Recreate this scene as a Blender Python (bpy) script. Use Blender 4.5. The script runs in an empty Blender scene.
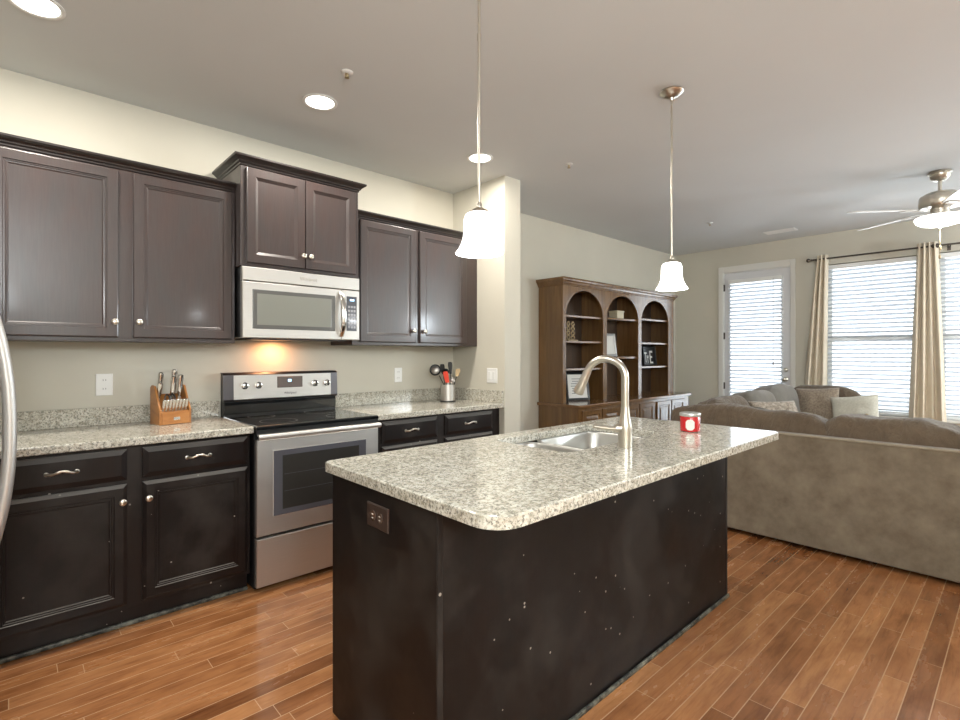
import bpy, bmesh, math, random
from mathutils import Vector, Matrix, noise
random.seed(7)
PI = math.pi
S = bpy.context.scene
COL = S.collection
# ------------------------------------------------------------------ camera
cd = bpy.data.cameras.new('camera'); cam = bpy.data.objects.new('camera', cd); COL.objects.link(cam)
cd.sensor_width = 36.0; cd.lens = 507.2 / 960 * 36; cd.shift_y = -0.00607
cd.clip_start = 0.02
cam.location = (0, -3.501, 1.307); cam.rotation_euler = (PI / 2, 0, math.radians(47.225 - 90))
S.camera = cam
S.view_settings.view_transform = 'Standard'; S.view_settings.look = 'None'
S.view_settings.gamma = 1; S.view_settings.use_curve_mapping = False
S.view_settings.exposure = 0.22
S.cycles.caustics_reflective = False; S.cycles.caustics_refractive = False; S.cycles.sample_clamp_indirect = 6
# ------------------------------------------------------------------ world
W = bpy.data.worlds.new('world'); S.world = W; W.use_nodes = True
wn = W.node_tree; bg = wn.nodes['Background']
bg.inputs[0].default_value = (0.86, 0.93, 1.0, 1); bg.inputs[1].default_value = 2.2

def area(name, loc, rot, sx, sy, power, color=(1, 1, 1), shape='RECTANGLE', spread=180):
    l = bpy.data.lights.new(name, 'AREA'); l.shape = shape; l.size = sx; l.size_y = sy
    l.energy = power; l.color = color; l.spread = math.radians(spread)
    o = bpy.data.objects.new(name, l); COL.objects.link(o); o.location = loc; o.rotation_euler = rot
    return o
WARM = (1.0, 0.94, 0.85); NEUT = (0.93, 0.975, 1.0); DAY = (0.82, 0.92, 1.0)
for x in (0.076, 1.293, 2.521):
    area('can_light_lamp', (x, -0.755, 2.725), (0, 0, 0), .14, .14, 16, WARM, 'DISK')
# daylight outside the far windows
area('daylight_windows', (7.6, -2.75, 1.4), (0, PI / 2, 0), 2.3, 4.6, 165, DAY)
def plight(name, loc, e, r, color):
    l = bpy.data.lights.new(name, 'POINT'); l.energy = e; l.shadow_soft_size = r; l.color = color
    o = bpy.data.objects.new(name, l); COL.objects.link(o); o.location = loc; return o
# added fill lights without fixtures: two behind the camera, one in the living room
plight('dining_fill', (-0.2, -5.3, 2.0), 150, .22, NEUT)
plight('hall_fill', (-0.5, -4.2, 2.15), 75, .2, NEUT)
plight('living_fill', (6.2, -5.6, 1.9), 190, .2, DAY)
plight('pendant_bulb', (1.218, -2.18, 1.665), 5, .03, NEUT)
plight('pendant_bulb', (2.655, -2.176, 1.665), 5, .03, NEUT)
plight('fan_bulb', (5.377, -3.029, 2.25), 10, .08, NEUT)
plight('fan_uplight', (5.377, -3.029, 2.44), 6, .10, NEUT)
area('cooktop_lamp', (1.30, -0.10, 1.392), (0, 0, 0), .08, .05, 1.5, (1.0, 0.44, 0.18))

# ------------------------------------------------------------------ helpers
WL = {}
def link(name, bm, mat, parent=None, smooth=False, bev=0, keep=False, seg=2, auto=None, solid=0):
    me = bpy.data.meshes.new(name)
    bmesh.ops.recalc_face_normals(bm, faces=bm.faces[:])
    vs = bm.verts
    if keep: c = Vector((0, 0, 0))
    else:
        lo = Vector([min(v.co[i] for v in vs) for i in range(3)]); hi = Vector([max(v.co[i] for v in vs) for i in range(3)])
        c = Vector(((lo.x + hi.x) / 2, (lo.y + hi.y) / 2, lo.z))
        for v in vs: v.co -= c
    bm.to_mesh(me); bm.free()
    for m in (mat if isinstance(mat, (list, tuple)) else [mat]): me.materials.append(m)
    if smooth:
        for p in me.polygons: p.use_smooth = True
        if auto is None: auto = 40
        me.set_sharp_from_angle(angle=math.radians(auto))
    o = bpy.data.objects.new(name, me); COL.objects.link(o)
    if parent is not None:
        o.parent = parent; o.location = c - WL[parent.name]
    else: o.location = c
    WL[o.name] = c.copy()
    if solid:
        s = o.modifiers.new('solid', 'SOLIDIFY'); s.thickness = solid; s.offset = 0
    if bev:
        b = o.modifiers.new('bevel', 'BEVEL'); b.width = bev; b.segments = seg; b.limit_method = 'ANGLE'; b.angle_limit = math.radians(35)
        b.harden_normals = False
    return o
def tag(o, label, cat, group=None, kind=None):
    o['label'] = label; o['category'] = cat
    if group: o['group'] = group
    if kind: o['kind'] = kind
    return o
def thing(name, loc, label, cat, group=None):
    o = bpy.data.objects.new(name, None); COL.objects.link(o); o.location = loc; o.empty_display_size = .1
    WL[o.name] = Vector(loc); return tag(o, label, cat, group)
def struct(name, bm, mat, parent=None, **k):
    o = link(name, bm, mat, parent, **k)
    if parent is None: o['kind'] = 'structure'
    return o
def copy_tree(o, parent=None):
    c = o.copy(); COL.objects.link(c)
    if parent is not None: c.parent = parent
    for ch in [x for x in COL.objects if x.parent == o]:
        copy_tree(ch, c)
    return c
def B(*boxes):
    bm = bmesh.new()
    for b in boxes: box(bm, *b)
    return bm
def box(bm, x0, x1, y0, y1, z0, z1, mi=0):
    v = [bm.verts.new((x, y, z)) for x in (x0, x1) for y in (y0, y1) for z in (z0, z1)]
    for f in ((0, 1, 3, 2), (4, 6, 7, 5), (0, 4, 5, 1), (2, 3, 7, 6), (0, 2, 6, 4), (1, 5, 7, 3)):
        fc = bm.faces.new([v[i] for i in f]); fc.material_index = mi
    return v
def obox(bm, c, size, rot, mi=0):
    """box centred at c, rotated by a Matrix"""
    n = len(bm.verts); vs = box(bm, -size[0] / 2, size[0] / 2, -size[1] / 2, size[1] / 2, -size[2] / 2, size[2] / 2, mi)
    for v in vs: v.co = rot @ v.co + Vector(c)
    return vs
def ring_faces(bm, rings, closed=True, cap0=True, cap1=True, mi=0):
    for a, b in zip(rings, rings[1:]):
        n = len(a)
        for i in range(n if closed else n - 1):
            j = (i + 1) % n
            try:
                f = bm.faces.new((a[i], a[j], b[j], b[i])); f.material_index = mi
            except ValueError: pass
    if cap0: f = bm.faces.new(rings[0]); f.material_index = mi
    if cap1: f = bm.faces.new(rings[-1]); f.material_index = mi
def lathe(bm, prof, c, seg=32, axis='z', cap0=True, cap1=True, mi=0):
    rings = []
    for r, h in prof:
        ring = []
        for k in range(seg):
            a = 2 * PI * k / seg; p, q = max(r, 1e-4) * math.cos(a), max(r, 1e-4) * math.sin(a)
            co = {'z': (p, q, h), 'y': (p, h, q), 'x': (h, p, q)}[axis]
            ring.append(bm.verts.new((c[0] + co[0], c[1] + co[1], c[2] + co[2])))
        rings.append(ring)
    ring_faces(bm, rings, True, cap0, cap1, mi)
def tube(bm, pts, r, seg=12, caps=True, mi=0, squash=None):
    pts = [Vector(p) for p in pts]; n = len(pts)
    rs = r if isinstance(r, (list, tuple)) else [r] * n
    t0 = (pts[1] - pts[0]).normalized()
    up = Vector((0, 0, 1)) if abs(t0.z) < .9 else Vector((1, 0, 0))
    u = t0.cross(up).normalized(); rings = []
    for i in range(n):
        t = (pts[min(i + 1, n - 1)] - pts[max(i - 1, 0)]).normalized()
        u = (u - t * u.dot(t)).normalized(); w = t.cross(u)
        sq = squash or (1, 1)
        rings.append([bm.verts.new(pts[i] + u * math.cos(2 * PI * k / seg) * rs[i] * sq[0] + w * math.sin(2 * PI * k / seg) * rs[i] * sq[1]) for k in range(seg)])
    ring_faces(bm, rings, True, caps, caps, mi)
def prism(bm, poly, a0, a1, axis='x', mi=0):
    """poly of 2D points; extruded along axis: x->(y,z) y->(x,z) z->(x,y)"""
    def P(p, a): return {'x': (a, p[0], p[1]), 'y': (p[0], a, p[1]), 'z': (p[0], p[1], a)}[axis]
    r0 = [bm.verts.new(P(p, a0)) for p in poly]; r1 = [bm.verts.new(P(p, a1)) for p in poly]
    ring_faces(bm, [r0, r1], True, True, True, mi)
def nested(bm, a0, a1, b0, b1, loops, fmap, mi=0, mi_last=None):
    rings = []
    for ins, d in loops:
        rings.append([bm.verts.new(fmap(a, b, d)) for a, b in ((a0 + ins, b0 + ins), (a1 - ins, b0 + ins), (a1 - ins, b1 - ins), (a0 + ins, b1 - ins))])
    ring_faces(bm, rings, True, True, True, mi)
    if mi_last is not None: bm.faces.ensure_lookup_table(); bm.faces[-1].material_index = mi_last
def fy(y):  # faces towards -y
    return lambda a, b, d: (a, y - d, b)
def fx(x):  # faces towards -x
    return lambda a, b, d: (x - d, a, b)
def arc(cx, cy, r, a0, a1, n):
    return [(cx + r * math.cos(a0 + (a1 - a0) * i / n), cy + r * math.sin(a0 + (a1 - a0) * i / n)) for i in range(n + 1)]
def rrect(x0, x1, y0, y1, r, n=6):
    rs = r if isinstance(r, (list, tuple)) else [r] * 4
    return (arc(x1 - rs[0], y1 - rs[0], rs[0], 0, PI / 2, n) + arc(x0 + rs[1], y1 - rs[1], rs[1], PI / 2, PI, n)
            + arc(x0 + rs[2], y0 + rs[2], rs[2], PI, 1.5 * PI, n) + arc(x1 - rs[3], y0 + rs[3], rs[3], 1.5 * PI, 2 * PI, n))

# ------------------------------------------------------------------ materials
def mat(name, color=(.5, .5, .5), rough=.5, metal=0, spec=.5, emit=None, estr=0, coat=0):
    m = bpy.data.materials.new(name); m.use_nodes = True; b = m.node_tree.nodes['Principled BSDF']
    b.inputs['Base Color'].default_value = (*color, 1); b.inputs['Roughness'].default_value = rough
    b.inputs['Metallic'].default_value = metal; b.inputs['Specular IOR Level'].default_value = spec
    b.inputs['Coat Weight'].default_value = coat; b.inputs['Coat Roughness'].default_value = .12
    if emit: b.inputs['Emission Color'].default_value = (*emit, 1); b.inputs['Emission Strength'].default_value = estr
    return m
def N(m, t, **kw):
    n = m.node_tree.nodes.new(t)
    for k, v in kw.items(): setattr(n, k, v)
    return n
def L(m, a, b): m.node_tree.links.new(a, b)
def bsdf(m): return m.node_tree.nodes['Principled BSDF']
def ramp(m, fac, stops, mode='LINEAR'):
    r = N(m, 'ShaderNodeValToRGB'); r.color_ramp.interpolation = mode; e = r.color_ramp.elements
    while len(e) < len(stops): e.new(.5)
    for i, (p, c) in enumerate(stops):
        e[i].position = p; e[i].color = (*c, 1) if len(c) == 3 else c
    L(m, fac, r.inputs[0]); return r.outputs[0]
def coords(m, scale=(1, 1, 1), loc=(0, 0, 0)):
    t = N(m, 'ShaderNodeTexCoord'); mp = N(m, 'ShaderNodeMapping'); mp.inputs['Scale'].default_value = scale; mp.inputs['Location'].default_value = loc
    L(m, t.outputs['Object'], mp.inputs[0]); return mp.outputs[0]
def noisetex(m, vec, scale, detail=4, rough=.5, dist=0):
    n = N(m, 'ShaderNodeTexNoise'); n.inputs['Scale'].default_value = scale; n.inputs['Detail'].default_value = detail
    n.inputs['Roughness'].default_value = rough; n.inputs['Distortion'].default_value = dist; L(m, vec, n.inputs['Vector']); return n.outputs['Fac']
def mix(m, fac, a, b, mode='MIX'):
    x = N(m, 'ShaderNodeMix', data_type='RGBA', blend_type=mode)
    for s, v in ((0, fac), (6, a), (7, b)):
        if isinstance(v, (int, float)): x.inputs[s].default_value = v
        elif isinstance(v, tuple): x.inputs[s].default_value = (*v, 1)
        else: L(m, v, x.inputs[s])
    return x.outputs[2]
def mth(m, op, a, b=None, c=None):
    x = N(m, 'ShaderNodeMath', operation=op)
    for i, v in enumerate((a, b, c)):
        if v is None: continue
        if isinstance(v, (int, float)): x.inputs[i].default_value = v
        else: L(m, v, x.inputs[i])
    return x.outputs[0]
def bump(m, h, strength=.2, dist=.01):
    b = N(m, 'ShaderNodeBump'); b.inputs['Strength'].default_value = strength; b.inputs['Distance'].default_value = dist
    L(m, h, b.inputs['Height']); L(m, b.outputs[0], bsdf(m).inputs['Normal'])

def paint(name, c, var=.04, rough=.75):
    m = mat(name, c, rough); v = coords(m)
    n = noisetex(m, v, 1.3, 3); L(m, ramp(m, n, [(.3, tuple(x * (1 - var) for x in c)), (.7, tuple(min(1, x * (1 + var)) for x in c))]), bsdf(m).inputs['Base Color'])
    bump(m, noisetex(m, v, 160, 3), .06, .002); return m
M = {}
M['wall'] = paint('wall_paint', (.60, .57, .485))
M['ceil'] = paint('ceiling_paint', (.665, .68, .68), .02)
M['trim'] = mat('trim_white', (.74, .73, .69), .45)
M['white'] = mat('white_plastic', (.82, .82, .80), .35)
M['doorwhite'] = mat('door_white', (.72, .72, .73), .4)
M['black'] = mat('black_plastic', (.012, .012, .012), .35)
M['dark'] = mat('dark_gap', (.01, .01, .01), .6)
M['glassblack'] = mat('black_ceramic_glass', (.008, .009, .010), .08, 0, .6, coat=.5)
M['bglow'] = mat('display_blue', (.2, .3, .6), .3, emit=(.45, .75, 1), estr=2.5)
def wood_dark(name, c, specks, rough, red=(1.25, .85, .75)):
    m = mat(name, c, rough, coat=0 if specks else .2, spec=.24 if specks else .5); v = coords(m, (1, 1, .25))
    n = noisetex(m, v, 9, 5, .6, .3)
    c2 = tuple(a * b for a, b in zip(c, red))
    base = ramp(m, n, [(.35, c), (.7, c2)])
    g = noisetex(m, coords(m, (60, 60, 3)), 3, 3)
    base = mix(m, .25, base, ramp(m, g, [(.3, tuple(x * .6 for x in c)), (.7, tuple(x * 1.5 for x in c))]))
    if specks:
        vo = N(m, 'ShaderNodeTexVoronoi'); vo.inputs['Scale'].default_value = specks; L(m, coords(m), vo.inputs['Vector'])
        sep = N(m, 'ShaderNodeSeparateColor'); L(m, vo.outputs['Color'], sep.inputs[0])
        gate = mth(m, 'GREATER_THAN', sep.outputs[0], .86)
        rad = mth(m, 'MULTIPLY', sep.outputs[1], .17)
        dot = mth(m, 'MULTIPLY', mth(m, 'LESS_THAN', vo.outputs['Distance'], rad), gate)
        base = mix(m, mth(m, 'MULTIPLY', dot, .8), base, (.42, .38, .33))
        sm = noisetex(m, coords(m, loc=(3, 1, 7)), 3.1, 4, .6)
        base = mix(m, ramp(m, sm, [(.5, (0, 0, 0)), (.72, (.25, .25, .25))]), base, (.10, .085, .072))
        L(m, ramp(m, sm, [(.35, (rough * .8,) * 3), (.7, (rough * 1.35,) * 3)]), bsdf(m).inputs['Roughness'])
        # painted highlight: up-facing moulding ledges paled as if lit by the ceiling cans
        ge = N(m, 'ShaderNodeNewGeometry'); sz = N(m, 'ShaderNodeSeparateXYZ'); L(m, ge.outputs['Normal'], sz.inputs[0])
        ledge_glint = ramp(m, sz.outputs[2], [(.30, (0, 0, 0)), (.42, (.5, .5, .5))])
        base = mix(m, ledge_glint, base, (.26, .245, .225))
    L(m, base, bsdf(m).inputs['Base Color']); return m
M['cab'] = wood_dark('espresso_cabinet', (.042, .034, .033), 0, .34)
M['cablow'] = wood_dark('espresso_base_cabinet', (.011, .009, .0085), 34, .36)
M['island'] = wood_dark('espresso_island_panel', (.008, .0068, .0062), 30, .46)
M['crown'] = wood_dark('espresso_crown', (.014, .011, .0105), 0, .3)
M['cream'] = mat('cabinet_side_unfinished', (.42, .36, .27), .6)
M['worn'] = mat('worn_moulding', (.20, .21, .17), .5)
v = coords(M['worn'], (6, 6, 6)); L(M['worn'], ramp(M['worn'], noisetex(M['worn'], v, 3, 5, .7), [(.42, (.02, .02, .016)), (.66, (.20, .20, .16))]), bsdf(M['worn']).inputs['Base Color'])
def granite(name='granite'):
    m = mat(name, (.5, .5, .45), .10, spec=.6); v = coords(m)
    n1 = noisetex(m, v, 105, 6, .75, .4); n2 = noisetex(m, coords(m, loc=(5, 2, 1)), 120, 4, .7); n3 = noisetex(m, coords(m, loc=(9, 4, 3)), 42, 6, .75, .6)
    base = ramp(m, n3, [(.34, (.30, .285, .225)), (.46, (.52, .49, .41)), (.56, (.66, .64, .56)), (.72, (.74, .72, .65))])
    base = mix(m, ramp(m, n1, [(.43, (.9, .9, .9)), (.50, (0, 0, 0))]), base, (.17, .165, .14))
    base = mix(m, ramp(m, n2, [(.58, (0, 0, 0)), (.66, (.65, .65, .65))]), base, (.34, .25, .16))
    L(m, base, bsdf(m).inputs['Base Color']); return m
M['granite'] = granite()
def brushed(name, c, rough, sc=(2, 2, 160), b=.05):
    m = mat(name, c, rough, 1); v = coords(m, sc); n = noisetex(m, v, 3, 3)
    L(m, ramp(m, n, [(.3, (rough * .8,) * 3), (.7, (rough * 1.25,) * 3)]), bsdf(m).inputs['Roughness']); bump(m, n, b, .001); return m
M['steel'] = brushed('stainless_steel', (.56, .545, .52), .45)
M['steelsink'] = mat('sink_steel', (.40, .395, .375), .36, 1)
M['chrome'] = mat('polished_chrome', (.8, .79, .77), .12, 1)
M['nickel'] = mat('brushed_nickel', (.62, .58, .51), .28, 1)
M['bronze'] = mat('dark_bronze', (.10, .085, .07), .4, .8)
M['endcap'] = mat('dark_metal_trim', (.13, .125, .135), .35, 1)
M['greyglass'] = mat('oven_glass_border', (.085, .085, .098), .15, 0, .6)
M['ovenglass'] = mat('oven_glass', (.035, .033, .030), .10, 0, .6)
M['mwglass'] = mat('microwave_screen', (.20, .205, .18), .22, 0, .5)
def floor_mat():
    m = mat('hardwood_floor', (.4, .2, .1), .22, coat=.5); t = N(m, 'ShaderNodeTexCoord'); s = N(m, 'ShaderNodeSeparateXYZ'); L(m, t.outputs['Object'], s.inputs[0])
    w = .0795; yy = mth(m, 'DIVIDE', s.outputs[1], w); row = mth(m, 'FLOOR', yy)
    wn1 = N(m, 'ShaderNodeTexWhiteNoise', noise_dimensions='1D'); L(m, row, wn1.inputs['W'])
    xo = mth(m, 'ADD', mth(m, 'DIVIDE', s.outputs[0], .95), mth(m, 'MULTIPLY', wn1.outputs['Value'], 7.3))
    colx = mth(m, 'FLOOR', xo)
    cb = N(m, 'ShaderNodeCombineXYZ'); L(m, row, cb.inputs[0]); L(m, colx, cb.inputs[1])
    wn2 = N(m, 'ShaderNodeTexWhiteNoise', noise_dimensions='2D'); L(m, cb.outputs[0], wn2.inputs['Vector'])
    base = ramp(m, wn2.outputs['Value'], [(0, (.24, .092, .032)), (.3, (.37, .152, .056)), (.7, (.46, .20, .078)), (1, (.56, .26, .105))])
    # grain
    g = N(m, 'ShaderNodeCombineXYZ'); L(m, mth(m, 'MULTIPLY', s.outputs[0], 2.2), g.inputs[0]); L(m, mth(m, 'MULTIPLY', s.outputs[1], 26), g.inputs[1]); L(m, mth(m, 'MULTIPLY', wn2.outputs['Value'], 40), g.inputs[2])
    n = noisetex(m, g.outputs[0], 2.0, 6, .65, .7)
    base = mix(m, 1.0, base, ramp(m, n, [(.25, (.62, .54, .48)), (.5, (.92, .90, .89)), (.8, (1.0, 1.0, 1.0))]), 'MULTIPLY')
    g2 = N(m, 'ShaderNodeCombineXYZ'); L(m, mth(m, 'MULTIPLY', s.outputs[0], 3), g2.inputs[0]); L(m, mth(m, 'MULTIPLY', s.outputs[1], 9), g2.inputs[1])
    n2 = noisetex(m, g2.outputs[0], 1.0, 4, .6, .3)
    base = mix(m, 1.0, base, ramp(m, n2, [(.33, (.66, .60, .55)), (.55, (1, 1, 1))]), 'MULTIPLY')
    fyv = mth(m, 'FRACT', yy); e1 = mth(m, 'MINIMUM', fyv, mth(m, 'SUBTRACT', 1.0, fyv)); fxv = mth(m, 'FRACT', xo); e2 = mth(m, 'MINIMUM', fxv, mth(m, 'SUBTRACT', 1.0, fxv))
    seam_glint = mth(m, 'MAXIMUM', mth(m, 'LESS_THAN', e1, .024), mth(m, 'LESS_THAN', e2, .0016))
    base = mix(m, mth(m, 'MULTIPLY', seam_glint, .7), base, (.66, .42, .24))  # pale seam tint paints in the light caught by the plank bevels
    L(m, base, bsdf(m).inputs['Base Color'])
    L(m, ramp(m, n2, [(.3, (.20, .20, .20)), (.7, (.30, .30, .30))]), bsdf(m).inputs['Roughness'])
    bump(m, mth(m, 'ADD', mth(m, 'MULTIPLY', n, .02), mth(m, 'MINIMUM', mth(m, 'MULTIPLY', e1, 14), 1.0)), .18, .0015)
    return m
M['floor'] = floor_mat()
def wood(name, c1, c2, rough=.35, sc=(14, 14, 1.2), coat=.2):
    m = mat(name, c1, rough, coat=coat); n = noisetex(m, coords(m, sc), 1.6, 5, .6, .8)
    L(m, ramp(m, n, [(.3, c1), (.7, c2)]), bsdf(m).inputs['Base Color']); return m
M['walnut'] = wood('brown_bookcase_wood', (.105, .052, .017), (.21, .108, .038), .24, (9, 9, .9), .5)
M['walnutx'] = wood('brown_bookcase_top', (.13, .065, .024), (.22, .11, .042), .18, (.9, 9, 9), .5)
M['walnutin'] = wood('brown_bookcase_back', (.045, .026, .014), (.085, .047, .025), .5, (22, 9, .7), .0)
M['oak'] = wood('honey_wood', (.34, .125, .028), (.50, .22, .060), .4, (3, 3, 14))
def fabric(name, c1, c2, s1=6, s2=400, rough=.95, b=.25):
    m = mat(name, c1, rough, spec=.2); v = coords(m)
    base = ramp(m, noisetex(m, v, s1, 5, .65), [(.3, c1), (.7, c2)])
    L(m, base, bsdf(m).inputs['Base Color']); bump(m, noisetex(m, v, s2, 2), b, .002)
    bsdf(m).inputs['Sheen Weight'].default_value = .25; bsdf(m).inputs['Sheen Roughness'].default_value = .5
    return m
M['suede'] = fabric('taupe_microsuede', (.122, .097, .067), (.205, .170, .124), 7)
M['suedecush'] = fabric('brown_cushion_suede', (.085, .060, .040), (.135, .100, .068), 5)
for mm_ in ('suedecush',):
    m_ = M[mm_]; bump(m_, noisetex(m_, coords(m_, (1, 2.2, 1)), 9, 4, .6, 1.2), .7, .03)
M['suedegrey'] = fabric('grey_cushion_suede', (.13, .118, .10), (.19, .172, .148), 5)
M['piping'] = fabric('taupe_piping', (.26, .22, .16), (.32, .28, .21), 20)
M['tweed'] = fabric('beige_tweed', (.15, .115, .085), (.36, .29, .22), 70, 300)
M['ivory'] = fabric('ivory_knit', (.46, .44, .37), (.60, .58, .50), 60, 260)
M['pattern'] = fabric('patterned_brown', (.12, .085, .06), (.48, .42, .35), 38, 300)
M['curtain'] = fabric('beige_curtain_linen', (.66, .575, .44), (.76, .67, .53), 3, 500, .9, .15)
cb_ = bsdf(M['curtain']); cb_.inputs['Transmission Weight'].default_value = 0
M['slat'] = mat('blind_slat', (.86, .88, .90), .45)
nt = M['slat'].node_tree; tr = nt.nodes.new('ShaderNodeBsdfTranslucent'); tr.inputs[0].default_value = (.85, .9, .95, 1)
ms = nt.nodes.new('ShaderNodeMixShader'); ms.inputs[0].default_value = .3; out = nt.nodes['Material Output']
nt.links.new(bsdf(M['slat']).outputs[0], ms.inputs[1]); nt.links.new(tr.outputs[0], ms.inputs[2]); nt.links.new(ms.outputs[0], out.inputs[0])
m = M['pane'] = bpy.data.materials.new('window_glass'); m.use_nodes = True; nt = m.node_tree; nt.nodes.remove(nt.nodes['Principled BSDF'])
tp = nt.nodes.new('ShaderNodeBsdfTransparent'); gl = nt.nodes.new('ShaderNodeBsdfGlossy'); gl.inputs['Roughness'].default_value = .02
fr = nt.nodes.new('ShaderNodeFresnel'); ms = nt.nodes.new('ShaderNodeMixShader'); nt.links.new(fr.outputs[0], ms.inputs[0])
nt.links.new(tp.outputs[0], ms.inputs[1]); nt.links.new(gl.outputs[0], ms.inputs[2]); nt.links.new(ms.outputs[0], nt.nodes['Material Output'].inputs[0])
M['lamp'] = mat('lamp_disc', (.9, .9, .9), .5, emit=(1, .96, .88), estr=6)
M['shade'] = mat('opal_glass_shade', (.9, .9, .88), .25, emit=(1, .98, .94), estr=3.5)
M['fanglass'] = mat('opal_fan_bowl', (.9, .9, .88), .25, emit=(1, .98, .94), estr=1.9)
M['fanblade'] = mat('white_fan_blade', (.66, .65, .62), .4)
M['red'] = mat('red_candle_glass', (.50, .012, .015), .12, coat=.6)
M['redsil'] = mat('red_silicone', (.72, .06, .03), .45)
M['paper'] = mat('paper', (.75, .74, .70), .7)
M['silver'] = mat('silver_frame', (.55, .55, .54), .3, .8)
M['brownplate'] = mat('brown_outlet_plate', (.045, .028, .022), .35)
M['stone'] = mat('patio_concrete', (.55, .54, .51), .9)
M['gold'] = mat('antique_gold', (.30, .22, .12), .45, .5)
M['boxc'] = mat('cream_box', (.55, .50, .36), .6)
M['brass'] = mat('satin_brass', (.42, .33, .2), .35, .9)

# ------------------------------------------------------------------ room shell
CH = 2.743
XB, XF, YR = -0.86, 7.124, -6.5
struct('floor', B((XB - .1, XF + .12, YR - .1, .12, -.08, 0)), M['floor'], keep=True)
struct('ceiling', B((XB - .1, XF + .12, YR - .1, .12, CH, CH + .1)), M['ceil'], keep=True)
struct('wall_left', B((XB - .1, XF + .12, 0, .12, 0, CH)), M['wall'], keep=True)
struct('wall_back', B((XB - .1, XB, YR - .1, 0, 0, CH)), M['wall'], keep=True)
struct('wall_right', B((XB - .1, XF + .12, YR - .1, YR, 0, CH)), M['wall'], keep=True)
PX0, PX1, PYE = 2.91, 3.095, -0.647
struct('wall_partition', B((PX0, PX1, PYE, -.0005, 0, CH)), M['wall'], keep=True)
WZ0, WZ1 = .62, 2.37
wins = [(-2.725, -1.865), (-3.725, -2.865), (-4.725, -3.865)]
D0, D1, DZ = -1.505, -.675, 2.415
fw = bmesh.new(); T = .12
def fwb(y0, y1, z0, z1): box(fw, XF, XF + T, y0, y1, z0, z1)
fwb(D1, 0, 0, CH); fwb(D0, D1, DZ, CH); fwb(wins[0][1], D0, 0, CH)
for i, (a, b) in enumerate(wins):
    fwb(a, b, 0, WZ0); fwb(a, b, WZ1, CH)
    nxt = wins[i + 1][1] if i < 2 else YR
    fwb(nxt, a, 0, CH)
struct('wall_far', fw, M['wall'], keep=True)
# outside
struct('patio_ground', B((XF + .13, XF + 14, -14, 8, -.2, -.1)), M['stone'], keep=True)
# baseboards
bm = B((3.1, 4.04, -.014, -.0005, 0, .13)); struct('baseboard_left', bm, M['trim'], bev=.004)
bm = bmesh.new(); box(bm, XF - .014, XF - .0005, -.60, -.02, 0, .13); box(bm, XF - .014, XF - .0005, YR, -1.56, 0, .13); struct('baseboard_far', bm, M['trim'], bev=.004)
# windows
for i, (a, b) in enumerate(wins):
    w = bpy.data.objects.new('window_%d' % (i + 1), None); COL.objects.link(w); w.location = (XF, (a + b) / 2, WZ0); w['kind'] = 'structure'; WL[w.name] = Vector(w.location)
    fr = bmesh.new(); x0, x1 = XF + .07, XF + .11; e = .05; zm = 1.49
    box(fr, x0, x1, a + .001, a + e, WZ0 + .001, WZ1 - .001); box(fr, x0, x1, b - e, b - .001, WZ0 + .001, WZ1 - .001)
    box(fr, x0, x1, a + e, b - e, WZ0 + .001, WZ0 + e); box(fr, x0, x1, a + e, b - e, WZ1 - e, WZ1 - .001); box(fr, x0 - .012, x1, a + e, b - e, zm - .03, zm + .03)
    link('window_frame', fr, M['white'], w, bev=.003)
    link('pane', B((XF + .086, XF + .090, a + e, b - e, WZ0 + e, zm - .03), (XF + .094, XF + .098, a + e, b - e, zm + .03, WZ1 - e)), M['pane'], w)
    link('window_sill', B((XF - .045, XF + .068, a - .0, b + .0, WZ0 - .02, WZ0 + .006)), M['trim'], w, bev=.004)
# patio door
dr = bpy.data.objects.new('door_1', None); COL.objects.link(dr); dr.location = (XF, (D0 + D1) / 2, 0); dr['kind'] = 'structure'; WL[dr.name] = Vector(dr.location)
cs = bmesh.new()
t0, t1, tz = -1.548, -.622, 2.488
for (y0, y1, z0, z1) in ((t0, D0 + .01, 0, tz), (D1 - .01, t1, 0, tz), (D0 + .01, D1 - .01, DZ - .01, tz)):
    box(cs, XF - .018, XF - .0005, y0, y1, z0, z1)
link('casing', cs, M['trim'], dr, bev=.005)
jb = bmesh.new(); box(jb, XF, XF + .11, D0 + .0005, D0 + .018, 0, DZ - .018); box(jb, XF, XF + .11, D1 - .018, D1 - .0005, 0, DZ - .018); box(jb, XF, XF + .11, D0 + .0005, D1 - .0005, DZ - .018, DZ - .0005)
link('jamb', jb, M['trim'], dr)
sl = bmesh.new(); y0, y1 = D0 + .02, D1 - .02; xs, xe = XF + .012, XF + .052; g0, g1, gz0, gz1 = -1.385, -.77, .28, 2.30
box(sl, xs, xe, y0, g0, .01, DZ - .022); box(sl, xs, xe, g1, y1, .01, DZ - .022); box(sl, xs, xe, g0, g1, .01, gz0); box(sl, xs, xe, g0, g1, gz1, DZ - .022)
link('door_slab', sl, M['doorwhite'], dr)
link('glazing_frame', (lambda bm: [box(bm, xs - .008, xs, *q) for q in ((g0 - .025, g0, gz0 - .025, gz1 + .025), (g1, g1 + .025, gz0 - .025, gz1 + .025), (g0, g1, gz0 - .025, gz0), (g0, g1, gz1, gz1 + .025))] and bm)(bmesh.new()), M['doorwhite'], dr, bev=.002)
link('pane', B((xs + .028, xs + .032, g0, g1, gz0, gz1)), M['pane'], dr)
hd = bmesh.new()
for z in (.99, 1.11):
    lathe(hd, [(.030, 0), (.030, -.006), (.012, -.012), (.012, -.03), (.024, -.04), (.028, -.052), (.022, -.062), (.005, -.066)] if z < 1 else [(.028, 0), (.028, -.012), (.020, -.02), (.008, -.022)], (xs, -1.435, z), 20, 'x')
link('door_knob', hd, M['nickel'], dr, smooth=True)
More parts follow.
